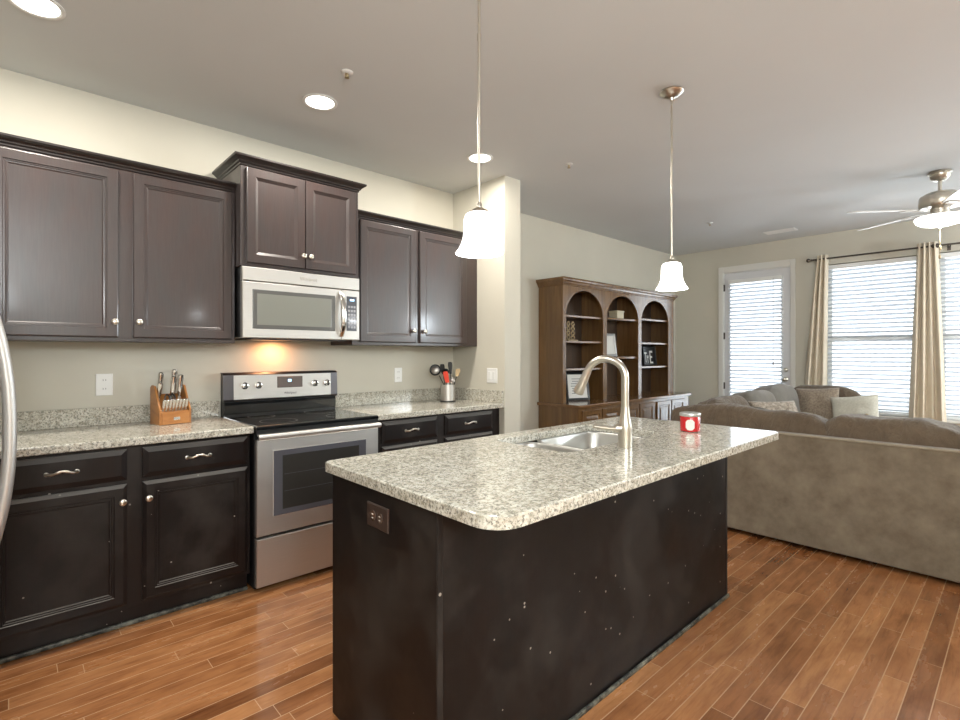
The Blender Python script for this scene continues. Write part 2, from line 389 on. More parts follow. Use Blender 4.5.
for z in (.25, 1.555, 2.205, .88):
    link('hinge', B((XF - .006, XF + .014, D1 - .026, D1 - .010, z - .045, z + .045)), M['bronze'], dr)

# ------------------------------------------------------------------ blinds
def slats(y0, y1, z0, z1, x, pitch=.048, wd=.048, tilt=24):
    bm = bmesh.new(); n = int((z1 - z0) / pitch); R = Matrix.Rotation(math.radians(tilt), 3, 'Y')
    for i in range(n):
        z = z0 + (i + .5) * (z1 - z0) / n
        obox(bm, (x, (y0 + y1) / 2, z), (wd, y1 - y0, .0028), R)
    return bm
def blind(y0, y1, z0, z1, x, label, name='window_blind', group='horizontal blinds'):
    t = thing(name, (x, (y0 + y1) / 2, z0), label, 'blind', group)
    link('slats', slats(y0, y1, z0 + .03, z1 - .05, x), M['slat'], t)
    link('headrail', B((x - .028, x + .028, y0, y1, z1 - .05, z1)), M['white'], t, bev=.003)
    link('bottom_rail', B((x - .025, x + .025, y0, y1, z0, z0 + .022)), M['white'], t, bev=.004)
    bm = bmesh.new()
    for q in (.12, .5, .88):
        yy = y0 + (y1 - y0) * q
        for dx in (-.027, .027): tube(bm, [(x + dx, yy, z0 + .02), (x + dx, yy, z1 - .05)], .0011, 5)
    link('ladder_cord', bm, M['white'], t)
    return t
blind(wins[0][0] + .012, wins[0][1] - .012, WZ0 + .012, WZ1 - .01, XF + .030, 'white slatted blind in the window between the two visible curtains')
blind(wins[1][0] + .012, wins[1][1] - .012, WZ0 + .012, WZ1 - .01, XF + .030, 'white slatted blind in the window at the right edge of the photo')
blind(wins[2][0] + .012, wins[2][1] - .012, WZ0 + .012, WZ1 - .01, XF + .030, 'white slatted blind in the window beyond the right edge of the photo')
t = blind(g0 - .022, g1 + .004, gz0 + .02, gz1 - .005, XF - .028, 'white slatted blind hung on the glass patio door', 'door_blind', None)
bm = bmesh.new(); tube(bm, [(XF - .062, g0 + .07, gz1 - .03), (XF - .062, g0 + .07, 1.22)], .0015, 6); lathe(bm, [(.003, .05), (.008, .03), (.009, 0)], (XF - .062, g0 + .07, 1.17), 10)
link('pull_cord', bm, M['bronze'], t)

# ------------------------------------------------------------------ curtains and rods
def curtain(yt0, yt1, yb0, yb1, label, folds=3, amp=.032, zt=2.475, zb=.02):
    bm = bmesh.new(); nu, nv = folds * 14, 40; g = []
    for j in range(nv + 1):
        v = j / nv; z = zb + (zt - zb) * v; k = (1 - v) ** 0.9
        a, b = yt0 + (yb0 - yt0) * k, yt1 + (yb1 - yt1) * k; row = []
        for i in range(nu + 1):
            u = i / nu; ph = 2 * PI * folds * u
            am = amp * (1 + .25 * math.sin(3 * u * PI + 2 * v)) * (.85 + .3 * (1 - v))
            row.append(bm.verts.new((7.03 + am * math.cos(ph) + .006 * math.sin(ph * 2 + v * 3), a + (b - a) * u + .010 * math.sin(ph + v * 2.5) * (1 - v), z)))
        g.append(row)
    for j in range(nv):
        for i in range(nu): bm.faces.new((g[j][i], g[j][i + 1], g[j + 1][i + 1], g[j + 1][i]))
    o = link('curtain', bm, M['curtain'], smooth=True, auto=180, solid=.003)
    tag(o, label, 'curtain', 'beige curtain panels'); return o
curtain(-1.905, -1.795, -1.885, -1.60, 'beige floor-length curtain nearest the patio door')
curtain(-2.865, -2.705, -2.955, -2.615, 'beige floor-length curtain hanging between the two windows', 4)
def rod(y0, y1, label):
    t = thing('curtain_rod', (7.03, (y0 + y1) / 2, 2.425), label, 'curtain rod', 'dark curtain rods')
    bm = bmesh.new(); tube(bm, [(7.03, y0, 2.43), (7.03, y1, 2.43)], .009, 12); link('rod', bm, M['bronze'], t, smooth=True)
    for yy, s in ((y1, 1), (y0, -1)):
        bm = bmesh.new(); lathe(bm, [(.010, 0), (.014, .006 * s), (.009, .012 * s), (.016, .020 * s), (.024, .034 * s), (.022, .048 * s), (.010, .058 * s), (.002, .060 * s)], (7.03, yy, 2.43), 16, 'y'); link('finial', bm, M['bronze'], t, smooth=True)
        bm = B((7.03 - .006, XF - .001, yy - .045 * s - .006, yy - .045 * s + .006, 2.412, 2.424), (XF - .008, XF - .001, yy - .045 * s - .015, yy - .045 * s + .015, 2.38, 2.45)); link('bracket', bm, M['bronze'], t)
rod(-2.80, -1.745, 'dark metal curtain rod over the window beside the patio door')
rod(-3.80, -2.90, 'dark metal curtain rod over the window at the right edge')

# ------------------------------------------------------------------ kitchen cabinets
UD = [(0, -.019), (0, -.005), (.002, -.0015), (.006, 0), (.047, 0), (.049, -.004), (.055, -.004), (.057, -.007), (.062, -.0075), (.068, -.011)]
MD = [(0, -.019), (0, -.003), (.003, 0), (.048, 0), (.052, -.003), (.066, -.012)]
LDR = [(0, -.019), (0, -.010), (.003, -.008), (.024, 0)]
LDD = [(0, -.019), (0, -.010), (.003, -.008), (.016, 0), (.050, 0), (.053, -.004), (.059, -.004), (.061, -.008), (.067, -.008), (.071, -.012)]
def knob(parent, x, y, z, r=.0155):
    bm = bmesh.new(); lathe(bm, [(.007, 0), (.0055, -.010), (.008, -.014), (r, -.018), (r, -.024), (r * .8, -.027), (.003, -.028)], (x, y, z), 20, 'y')
    return link('knob', bm, M['nickel'], parent, smooth=True)
def pull(parent, x, y, z, w=.105):
    bm = bmesh.new(); pts = []; rs = []
    for i in range(17):
        u = i / 16 * 2 - 1
        pts.append((x + u * w / 2, y - .028 * (1 - abs(u) ** 4) - .001, z + .006 * math.cos(u * PI * 1.2))); rs.append(.0045 + .0022 * abs(math.sin(u * PI * 2)) + (.003 if abs(u) > .9 else 0))
    tube(bm, pts, rs, 10)
    for s in (-1, 1): lathe(bm, [(.010, 0), (.009, -.004), (.004, -.006)], (x + s * w / 2, y, z - .005), 14, 'y')
    return link('pull', bm, M['nickel'], parent, smooth=True)
def cdoor(parent, x0, x1, z0, z1, y, loops, m, name='door', kn=None, pl=None, label=None):
    bm = bmesh.new(); nested(bm, x0, x1, z0, z1, loops, fy(y)); d = link(name, bm, m, parent)
    if kn: knob(d, kn[0], y - .0005 if name == 'door' else y, kn[1])
    if pl: pull(d, pl[0], y - .0005, pl[1])
    return d
def crown(bm, x0, x1, yb, yf, z, prof, left=True, right=True):
    """sweep profile (out, up) round the front and the free ends"""
    rows = []
    for o, h in prof:
        pts = []
        if left: pts += [(x0 - o, yb)]
        pts += [(x0 - (o if left else 0), yf - o), (x1 + (o if right else 0), yf - o)]
        if right: pts += [(x1 + o, yb)]
        rows.append([bm.verts.new((p[0], p[1], z + h)) for p in pts])
    for a, b in zip(rows, rows[1:]):
        for i in range(len(a) - 1): bm.faces.new((a[i], a[i + 1], b[i + 1], b[i]))
    # top lid
    p = rows[-1]; bk = [bm.verts.new((p[0].co.x, yb, p[0].co.z)), bm.verts.new((p[-1].co.x, yb, p[-1].co.z))] if not left or not right else None
    if left and right: bm.faces.new(p)
    else:
        vs = ([] if left else [bk[0]]) + p + ([] if right else [bk[1]]); bm.faces.new(vs)
CR = [(0, 0), (.004, .004), (.004, .012), (.010, .018), (.012, .024), (.020, .034), (.030, .042), (.030, .052)]
CRB = [(0, 0), (.005, .004), (.006, .012), (.014, .018), (.016, .024), (.028, .034), (.040, .042), (.042, .046), (.042, .055)]
SX0, SX1 = .974, 1.735
# left uppers
t = thing('upper_cabinet', (.4, -.16, 1.372), 'dark espresso wall cabinet with two doors left of the microwave', 'cabinet', 'espresso wall cabinets')
link('body', B((-.13, SX0 - .004, -.321, -.001, 1.372, 2.262)), M['cab'], t, bev=.0015)
cdoor(t, -.075, .405, 1.393, 2.25, -.341, UD, M['cab'], kn=(.388, 1.472))
cdoor(t, .468, .952, 1.393, 2.25, -.341, UD, M['cab'], kn=(.492, 1.474))
bm = bmesh.new(); crown(bm, -.13, SX0 - .004, -.001, -.322, 2.258, CR, False, False); link('crown', bm, M['crown'], t)
# middle upper
t = thing('upper_cabinet', (1.354, -.2, 1.83), 'taller espresso wall cabinet mounted directly above the microwave', 'cabinet', 'espresso wall cabinets')
link('body', B((SX0, SX1 - .004, -.411, -.001, 1.822, 2.408)), M['cab'], t, bev=.0015)
cdoor(t, 1.004, 1.352, 1.842, 2.393, -.431, MD, M['cab'], kn=(1.337, 1.917))
cdoor(t, 1.357, 1.703, 1.842, 2.393, -.431, MD, M['cab'], kn=(1.383, 1.917))
bm = bmesh.new(); crown(bm, SX0, SX1 - .004, -.001, -.412, 2.402, CRB, True, True); link('crown', bm, M['crown'], t)
# right uppers
t = thing('upper_cabinet', (2.3, -.16, 1.372), 'dark espresso wall cabinet with two doors right of the microwave', 'cabinet', 'espresso wall cabinets')
link('body', B((SX1, 2.908, -.321, -.001, 1.372, 2.262)), M['cab'], t, bev=.0015)
cdoor(t, 1.79, 2.262, 1.393, 2.25, -.341, UD, M['cab'], kn=(2.236, 1.482))
cdoor(t, 2.300, 2.775, 1.393, 2.25, -.341, UD, M['cab'], kn=(2.338, 1.480))
bm = bmesh.new(); crown(bm, SX1, 2.908, -.001, -.322, 2.258, CR, False, False); link('crown', bm, M['crown'], t)
# base left
def base(x0, x1, cols, label, xk):
    t = thing('base_cabinet', ((x0 + x1) / 2, -.3, 0), label, 'cabinet', 'espresso base cabinets')
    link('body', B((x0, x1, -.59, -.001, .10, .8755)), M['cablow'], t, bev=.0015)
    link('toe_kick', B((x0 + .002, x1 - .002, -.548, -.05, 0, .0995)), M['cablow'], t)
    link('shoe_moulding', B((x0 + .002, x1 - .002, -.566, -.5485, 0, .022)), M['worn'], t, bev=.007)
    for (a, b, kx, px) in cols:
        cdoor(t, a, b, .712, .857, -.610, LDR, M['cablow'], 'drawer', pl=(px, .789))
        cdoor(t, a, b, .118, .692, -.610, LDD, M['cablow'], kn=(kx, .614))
    return t
base(-.30, SX0 - .008, [(-.085, .405, .385, .165), (.466, .951, .489, .708)], 'espresso base cabinet with two drawers left of the range', 0)
base(SX1 + .008, 2.906, [(1.80, 2.264, 2.24, 2.035), (2.335, 2.818, 2.36, 2.578)], 'espresso base cabinet between the range and the partition wall', 0)
# countertops
def slab(name, poly, z0, z1, label, cat, bev=.004, holes=None):
    bm = bmesh.new(); prism(bm, poly, z0, z1, 'z'); return bm
t = thing('countertop', (.3, -.3, .876), 'speckled granite countertop with backsplash left of the range', 'countertop', 'perimeter granite countertops')
link('slab', B((-.30, SX0 - .004, -.645, -.001, .8765, .914)), M['granite'], t, bev=.006, seg=3)
link('backsplash', B((-.30, SX0 - .004, -.021, -.001, .9143, 1.012)), M['granite'], t, bev=.002)
t = thing('countertop', (2.3, -.3, .876), 'speckled granite countertop with backsplash right of the range', 'countertop', 'perimeter granite countertops')
link('slab', B((SX1 + .004, 2.908, -.645, -.001, .8765, .914)), M['granite'], t, bev=.006, seg=3)
link('backsplash', B((SX1 + .004, 2.908, -.021, -.001, .9143, 1.012)), M['granite'], t, bev=.002)
link('side_splash', B((2.889, 2.909, -.640, -.0215, .9143, 1.012)), M['granite'], t, bev=.002)

# ------------------------------------------------------------------ range
t = thing('range', (1.354, -.35, 0), 'stainless steel electric range with black glass cooktop', 'stove')
x0, x1 = SX0 + .003, SX1 - .003
link('body', B((x0, x1, -.625, -.03, .02, .893)), M['black'], t)
bm = bmesh.new(); nested(bm, x0 - .001, x1 + .001, -.668, -.075, [(0, 0), (0, .014), (.004, .020), (.010, .021)], lambda a, b, d: (a, b, .894 + d)); link('cooktop', bm, M['glassblack'], t)
burner = mat('burner_mark', (.06, .06, .06), .3)
for cx, cy, r in ((1.16, -.50, .105), (1.55, -.50, .085), (1.16, -.22, .08), (1.55, -.22, .105)):
    bm = bmesh.new(); A = [bm.verts.new((cx + r * math.cos(q * PI / 24), cy + r * math.sin(q * PI / 24), .9153)) for q in range(48)]
    Bv = [bm.verts.new((cx + (r - .003) * math.cos(q * PI / 24), cy + (r - .003) * math.sin(q * PI / 24), .9153)) for q in range(48)]
    for q in range(48): bm.faces.new((A[q], A[(q + 1) % 48], Bv[(q + 1) % 48], Bv[q]))
    link('burner_ring', bm, burner, t)
link('front_strip', B((x0, x1, -.664, -.626, .872, .8935)), M['black'], t)
dd = link('oven_door', (lambda bm: (nested(bm, x0, x1, .312, .838, [(0, -.035), (0, -.004), (.004, 0), (.010, 0)], fy(-.668)), bm)[1])(bmesh.new()), M['steel'], t)
bm = bmesh.new(); nested(bm, 1.062, 1.645, .408, .776, [(0, -.004), (0, .001), (.004, .003)], fy(-.668)); link('window_trim', bm, M['steel'], dd, bev=.012, seg=3)
bm = bmesh.new(); nested(bm, 1.066, 1.641, .412, .772, [(0, -.002), (0, .0035), (.004, .004)], fy(-.668)); w = link('window_border', bm, M['greyglass'], dd)
bm = bmesh.new(); nested(bm, 1.115, 1.592, .442, .742, [(0, .000), (0, .0045), (.002, .0048)], fy(-.668)); w = link('window_glass', bm, M['ovenglass'], dd)
bm = bmesh.new()
for z in (.54, .635):
    box(bm, 1.125, 1.585, -.6735, -.6729, z, z + .0025)
link('oven_rack', bm, M['greyglass'], dd)
bm = bmesh.new(); prism(bm, [(-.700, .842), (-.706, .848), (-.708, .858), (-.706, .866), (-.700, .871), (-.669, .871), (-.669, .864), (-.690, .860), (-.690, .850), (-.669, .846), (-.669, .842)], x0, x1, 'x')
link('oven_handle', bm, M['steel'], dd, bev=.001)
bm = bmesh.new(); nested(bm, x0, x1, .036, .298, [(0, -.035), (0, -.004), (.004, 0), (.010, 0)], fy(-.668)); link('storage_drawer', bm, M['steel'], t)
# backguard
gy = -.085
bg_ = link('backguard', B((x0, x1, gy + .004, -.022, .894, 1.186)), M['black'], t, bev=.004)
bm = bmesh.new(); prism(bm, [(gy + .003, .925), (gy - .006, .93), (gy - .008, .985), (gy - .002, .995), (gy + .003, 1.0)], x0 + .004, x1 - .004, 'x'); link('vent_trim', bm, M['glassblack'], bg_)
bm = bmesh.new(); prism(bm, [(gy + .003, 1.004), (gy - .012, 1.008), (gy - .016, 1.02), (gy - .010, 1.175), (gy + .0, 1.188), (-.03, 1.190), (-.03, 1.1865), (gy + .003, 1.183)], x0 - .006, x1 + .006, 'x')
link('control_panel', bm, M['endcap'], bg_, bev=.002)
PY = gy - .0155
bm = bmesh.new(); prism(bm, [(gy - .0125, 1.012), (PY - .002, 1.02), (gy - .0125 + .0, 1.172), (gy - .006, 1.172), (gy - .006, 1.012)], x0 + .055, x1 - .045, 'x'); pn = link('panel_face', bm, M['steel'], bg_)
for kx in (1.098, 1.184, 1.567, 1.655):
    bm = bmesh.new(); lathe(bm, [(.022, 0), (.022, -.004), (.018, -.006), (.017, -.022), (.012, -.024)], (kx, PY, 1.105), 24, 'y', mi=0)
    k = link('control_knob', bm, M['chrome'], bg_, smooth=True)
    link('grip', B((kx - .0045, kx + .0045, PY - .034, PY - .022, 1.086, 1.124)), M['black'], k, bev=.002)
bm = B((1.305, 1.478, PY - .003, PY + .004, 1.083, 1.158)); dsp = link('display', bm, mat('display_panel', (.16, .13, .12), .25), bg_, bev=.003)
link('clock_digits', B((1.376, 1.398, PY - .0042, PY - .003, 1.122, 1.138)), M['bglow'], dsp)

def text(name, s, size, loc, rot, m, parent, extr=.0004):
    c = bpy.data.curves.new(name, 'FONT'); c.body = s; c.size = size; c.extrude = extr; c.align_x = 'CENTER'; c.align_y = 'CENTER'
    o = bpy.data.objects.new(name, c); COL.objects.link(o)
    dg = bpy.context.evaluated_depsgraph_get(); me = bpy.data.meshes.new_from_object(o.evaluated_get(dg)); bpy.data.objects.remove(o)
    o = bpy.data.objects.new(name, me); COL.objects.link(o); me.materials.clear(); me.materials.append(m)
    o.parent = parent; o.location = Vector(loc) - WL[parent.name]; o.rotation_euler = rot; WL[o.name] = Vector(loc); return o
text('brand_lettering', 'Whirlpool', .020, (1.392, PY - .0018, 1.046), (PI / 2, 0, 0), M['greyglass'], bg_)

# ------------------------------------------------------------------ microwave
t = thing('microwave', (1.36, -.2, 1.40), 'stainless over-the-range microwave below the middle wall cabinet', 'microwave')
x0, x1, z0, z1 = SX0 + .006, SX1 - .0, 1.402, 1.8195; yF = -.425
link('body', B((x0 + .002, x1 - .002, -.388, -.001, z0 + .004, z1)), M['black'], t)
bm = bmesh.new(); nested(bm, x0, x1, 1.737, z1 - .002, [(0, -.036), (0, -.004), (.004, 0)], fy(yF)); v_ = link('vent_band', bm, M['steel'], t)
text('brand_lettering', 'Whirlpool', .026, (1.375, yF - .0006, 1.777), (PI / 2, 0, 0), M['chrome'], v_)
dx = 1.600
bm = bmesh.new(); nested(bm, x0, dx, z0, 1.732, [(0, -.036), (0, -.004), (.004, 0)], fy(yF)); d = link('door', bm, M['steel'], t)
bm = bmesh.new(); nested(bm, 1.036, 1.556, 1.457, 1.688, [(0, -.002), (0, .001), (.003, .002)], fy(yF)); link('window_border', bm, mat('microwave_border', (.10, .10, .095), .25), d, bev=.01)
bm = bmesh.new(); nested(bm, 1.062, 1.530, 1.480, 1.664, [(0, 0), (0, .0025), (.002, .0028)], fy(yF)); link('window_screen', bm, M['mwglass'], d)
bm = bmesh.new(); pts = []; rs = []
for i in range(21):
    u = i / 20 * 2 - 1; pts.append((1.598, yF - .004 - .040 * (1 - abs(u) ** 2.6), 1.568 + u * .142)); rs.append(.0135)
tube(bm, pts, rs, 14, squash=(1.25, .7)); link('handle', bm, M['chrome'], d, smooth=True)
bm = bmesh.new(); nested(bm, dx + .002, x1, z0, 1.732, [(0, -.036), (0, -.004), (.004, 0)], fy(yF)); c = link('control_panel', bm, M['steel'], t)
bm = bmesh.new(); nested(bm, 1.638, 1.712, 1.462, 1.692, [(0, 0), (0, .002), (.002, .0025)], fy(yF)); k = link('keypad', bm, mat('keypad_dark', (.06, .065, .08), .12), c)
link('clock_digits', B((1.662, 1.692, yF - .0035, yF - .0026, 1.662, 1.674)), M['bglow'], k)
bm = bmesh.new()
for r in range(6):
    for q in range(3): box(bm, 1.648 + q * .020, 1.662 + q * .020, yF - .0034, yF - .0026, 1.480 + r * .027, 1.494 + r * .027)
link('buttons', bm, mat('keypad_buttons', (.30, .30, .33), .3), k)
link('underside_grille', B((1.05, 1.66, -.36, -.06, 1.394, 1.4055)), M['greyglass'], t)

# ------------------------------------------------------------------ wall plates
def plate_y(x, z, w, h, label, kind):
    t = thing('wall_outlet' if kind == 'o' else 'light_switch', (x, -.003, z), label, 'outlet' if kind == 'o' else 'switch')
    bm = bmesh.new(); nested(bm, x - w / 2, x + w / 2, z - h / 2, z + h / 2, [(0, 0), (0, .003), (.003, .006)], fy(-.0005)); link('cover_plate', bm, M['white'], t)
    for dz in (-.024, .024):
        bm = bmesh.new(); bs = bmesh.new()
        prism(bm, [(x + .016 * math.cos(a * PI / 8), z + dz + .014 * math.sin(a * PI / 8)) for a in range(16)], -.0085, -.006, 'y')
        for dx in (-.006, .006): box(bs, x + dx - .001, x + dx + .001, -.009, -.0084, z + dz - .003, z + dz + .006)
        r = link('receptacle', bm, M['white'], t); link('slots', bs, M['dark'], r)
    return t
plate_y(.383, 1.137, .078, .122, 'white duplex outlet on the wall left of the knife block', 'o')
plate_y(2.325, 1.137, .072, .118, 'white duplex outlet on the wall between range and utensil crock', 'o')
t = thing('light_switch', (2.91, -.505, 1.13), 'white double rocker switch on the side of the partition wall', 'switch')
bm = bmesh.new(); nested(bm, -.565, -.445, 1.07, 1.192, [(0, 0), (0, .003), (.003, .006)], fx(2.9095)); link('cover_plate', bm, M['white'], t)
for y in (-.528, -.482): link('rocker', B((2.899, 2.9034, y - .017, y + .017, 1.098, 1.164)), M['white'], t, bev=.002)

# ------------------------------------------------------------------ island
IX0, IX1, IY0, IY1 = .862, 2.842, -2.397, -1.777
t = thing('island_cabinet', (1.85, -2.09, 0), 'dark espresso kitchen island base with scuffed panels', 'island')
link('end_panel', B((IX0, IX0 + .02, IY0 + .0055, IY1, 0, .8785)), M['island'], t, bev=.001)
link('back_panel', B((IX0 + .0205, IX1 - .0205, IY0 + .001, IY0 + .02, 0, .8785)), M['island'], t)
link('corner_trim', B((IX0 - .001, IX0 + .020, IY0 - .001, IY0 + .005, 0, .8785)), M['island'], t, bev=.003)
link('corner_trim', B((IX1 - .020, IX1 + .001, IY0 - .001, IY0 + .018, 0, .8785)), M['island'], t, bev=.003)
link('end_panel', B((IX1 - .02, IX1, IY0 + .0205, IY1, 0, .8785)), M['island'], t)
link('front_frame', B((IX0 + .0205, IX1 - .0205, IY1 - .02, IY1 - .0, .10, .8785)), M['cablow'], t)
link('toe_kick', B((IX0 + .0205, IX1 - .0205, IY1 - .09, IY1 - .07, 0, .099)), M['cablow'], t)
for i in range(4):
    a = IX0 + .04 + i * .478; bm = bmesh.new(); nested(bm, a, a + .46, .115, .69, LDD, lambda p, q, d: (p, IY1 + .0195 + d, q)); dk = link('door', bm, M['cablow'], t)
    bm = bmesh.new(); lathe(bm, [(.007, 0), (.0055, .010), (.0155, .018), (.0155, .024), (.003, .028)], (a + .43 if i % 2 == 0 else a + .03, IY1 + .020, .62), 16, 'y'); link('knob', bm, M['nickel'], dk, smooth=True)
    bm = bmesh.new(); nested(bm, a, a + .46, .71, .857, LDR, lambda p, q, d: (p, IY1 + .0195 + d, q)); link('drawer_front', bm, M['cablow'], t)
bm = B((IX0 - .0, IX1 + .0, IY0 - .014, IY0 - .0015, 0, .020)); link('shoe_moulding', bm, M['worn'], t, bev=.006)
# outlet on island end
t2 = thing('wall_outlet', (IX0, -2.092, .787), 'brown double-outlet plate on the end panel of the island', 'outlet')
bm = bmesh.new(); nested(bm, -2.155, -2.030, .750, .826, [(0, 0), (0, .003), (.003, .006)], fx(IX0 - .0005)); link('cover_plate', bm, M['brownplate'], t2, label=None) if False else link('cover_plate', bm, M['brownplate'], t2)
brr = mat('brown_receptacle', (.09, .06, .045), .25)
for dy in (-.021, .021):
    bm = bmesh.new(); bs = bmesh.new()
    prism(bm, [(-2.092 + dy + .0145 * math.cos(a * PI / 8), .788 + .017 * math.sin(a * PI / 8)) for a in range(16)], IX0 - .009, IX0 - .0065, 'x')
    for dz in (-.006, .006): box(bs, IX0 - .0094, IX0 - .0089, -2.092 + dy - .004, -2.092 + dy + .005, .788 + dz - .0015, .788 + dz + .0015)
    r = link('receptacle', bm, brr, t2); link('slots', bs, M['paper'], r)

# island countertop with sink cut-out
CX0, CX1, CY0, CY1 = .841, 2.862, -2.650, -1.740; Z0, Z1 = .8795, .914
HX0, HX1, HY0, HY1 = 1.625, 2.395, -2.255, -1.835
def ring_with_hole(bm, outer, inner, z):
    """faces between two loops with the same vertex count"""
    a = [bm.verts.new((p[0], p[1], z)) for p in outer]; b = [bm.verts.new((p[0], p[1], z)) for p in inner]
    return a, b
outer = rrect(CX0, CX1, CY0, CY1, [.03, .03, .085, .035], 8); inner = rrect(HX0, HX1, HY0, HY1, .05, 8)
bm = bmesh.new()
e = .004
def shr(poly, d, cx, cy):  # inset approx via centre directions of box
    return [(x + (d if x < cx else -d), y + (d if y < cy else -d)) for x, y in poly]
ccx, ccy = (CX0 + CX1) / 2, (CY0 + CY1) / 2; hcx, hcy = (HX0 + HX1) / 2, (HY0 + HY1) / 2
loops = [(shr(inner, 0, hcx, hcy), Z0), (outer, Z0), (outer, Z1 - e), (shr(outer, e * .3, ccx, ccy), Z1 - e * .35), (shr(outer, e, ccx, ccy), Z1), (shr(inner, -e * .8, hcx, hcy), Z1), (inner, Z1 - e * .8), (inner, Z0)]
rings = []
for poly, z in loops[:-1]: rings.append([bm.verts.new((p[0], p[1], z)) for p in poly])
rings.append(rings[0])
ring_faces(bm, rings, True, False, False)
tag(link('island_countertop', bm, M['granite']), 'large speckled granite slab with rounded corners on the island', 'countertop')

# sink (undermount double bowl)
t = thing('sink', (2.0, -2.045, .70), 'stainless steel double-bowl sink set in the island countertop', 'sink')
def bowl(x0, x1, y0, y1, zt, zb, r):
    bm = bmesh.new(); rings = []
    for ins, z in ((-.014, zt), (0, zt), (.004, zt - .006), (.008, zb + .05), (.016, zb + .016), (.04, zb)):
        rings.append([bm.verts.new((p[0], p[1], z)) for p in rrect(x0 + ins, x1 - ins, y0 + ins, y1 - ins, max(r - ins * .3, .02), 8)])
    ring_faces(bm, rings, True, False, True); return bm
zt = Z0 - .002
link('bowl', bowl(HX0 + .012, 1.872, HY0 + .008, HY1 - .008, zt, .70, .07), M['steelsink'], t, smooth=True, auto=50, solid=.0015)
link('bowl', bowl(1.902, HX1 - .012, HY0 + .008, HY1 - .008, zt, .69, .07), M['steelsink'], t, smooth=True, auto=50, solid=.0015)
for cx in (1.755, 2.14):
    bm = bmesh.new(); lathe(bm, [(.04, .002), (.04, .004), (.032, .003), (.010, .0015)], (cx, -2.045, .702 if cx < 1.9 else .692), 24); link('drain', bm, M['chrome'], t, smooth=True)

# faucet
FX, FY = 1.909, -2.342
t = thing('faucet', (FX, FY, .914), 'brushed nickel gooseneck faucet beside the sink on the island', 'faucet')
bm = bmesh.new(); lathe(bm, [(.029, 0), (.029, .075), (.0285, .088), (.026, .10), (.022, .120), (.019, .140), (.0172, .16), (.0165, .17)], (FX, FY, .9145), 32); link('base', bm, M['nickel'], t, smooth=True)
dirx, diry = -.16, .987
R = .088; zc = 1.209; pts = [(FX, FY, 1.075), (FX, FY, 1.14)]
for i in range(0, 22):
    a = math.radians(161) * i / 21
    pts.append((FX + dirx * R * (1 - math.cos(a)), FY + diry * R * (1 - math.cos(a)), zc + R * math.sin(a) * .88))
bm = bmesh.new(); tube(bm, pts, .0158, 20); link('spout', bm, M['nickel'], t, smooth=True)
ex, ey, ez = pts[-1]; q = Vector(pts[-1]) - Vector(pts[-2]); q.normalize()
bm = bmesh.new(); tube(bm, [Vector(pts[-1]) + q * s for s in (-.004, .004, .03, .07, .108, .114)], [.0160, .0172, .0178, .0205, .0240, .021], 24); link('spray_head', bm, M['nickel'], t, smooth=True)
bm = bmesh.new(); h0 = Vector((FX - .020, FY + .012, .995)); hd_ = Vector((-.80, .60, 0)).normalized()
tube(bm, [h0 + hd_ * -.01, h0 + hd_ * .012, h0 + hd_ * .022, h0 + hd_ * .024], [.018, .018, .014, .004], 20)
tube(bm, [h0 + hd_ * .010 + Vector((0, 0, .002)), h0 + hd_ * .03 + Vector((0, 0, -.002)), h0 + hd_ * .07 + Vector((0, 0, .003)), h0 + hd_ * .115 + Vector((0, 0, .010))], [.0140, .0145, .0135, .0110], 14, squash=(1.1, .7)); link('lever', bm, M['nickel'], t, smooth=True)

# candle jar
c = (2.543, -2.33, .9145)
t = thing('candle_jar', c, 'red glass candle jar with silver lid at the far end of the island', 'candle')
bm = bmesh.new(); lathe(bm, [(.042, 0), (.048, .004), (.0485, .074), (.046, .078)], c, 40); j = link('jar', bm, M['red'], t, smooth=True)
bm = bmesh.new(); lathe(bm, [(.0495, .0782), (.051, .080), (.051, .092), (.049, .095), (.03, .0955)], c, 40); link('lid', bm, M['silver'], t, smooth=True)
bm = bmesh.new(); n_ = 8; dirc = math.atan2(-3.501 - c[1], 0 - c[0]); prev = None
hexh = [(-.021, .022, .052), (-.012, .012, .062), (0, .010, .064), (.012, .012, .062), (.021, .022, .052)]
cols_ = []
for s_, zb_, zt_ in hexh:
    a = dirc + s_ / .0485; cols_.append((bm.verts.new((c[0] + .0492 * math.cos(a), c[1] + .0492 * math.sin(a), c[2] + zb_)), bm.verts.new((c[0] + .0492 * math.cos(a), c[1] + .0492 * math.sin(a), c[2] + zt_))))
for p_, q_ in zip(cols_, cols_[1:]): bm.faces.new((p_[0], q_[0], q_[1], p_[1]))
link('paper_label', bm, M['paper'], j, solid=.0004)

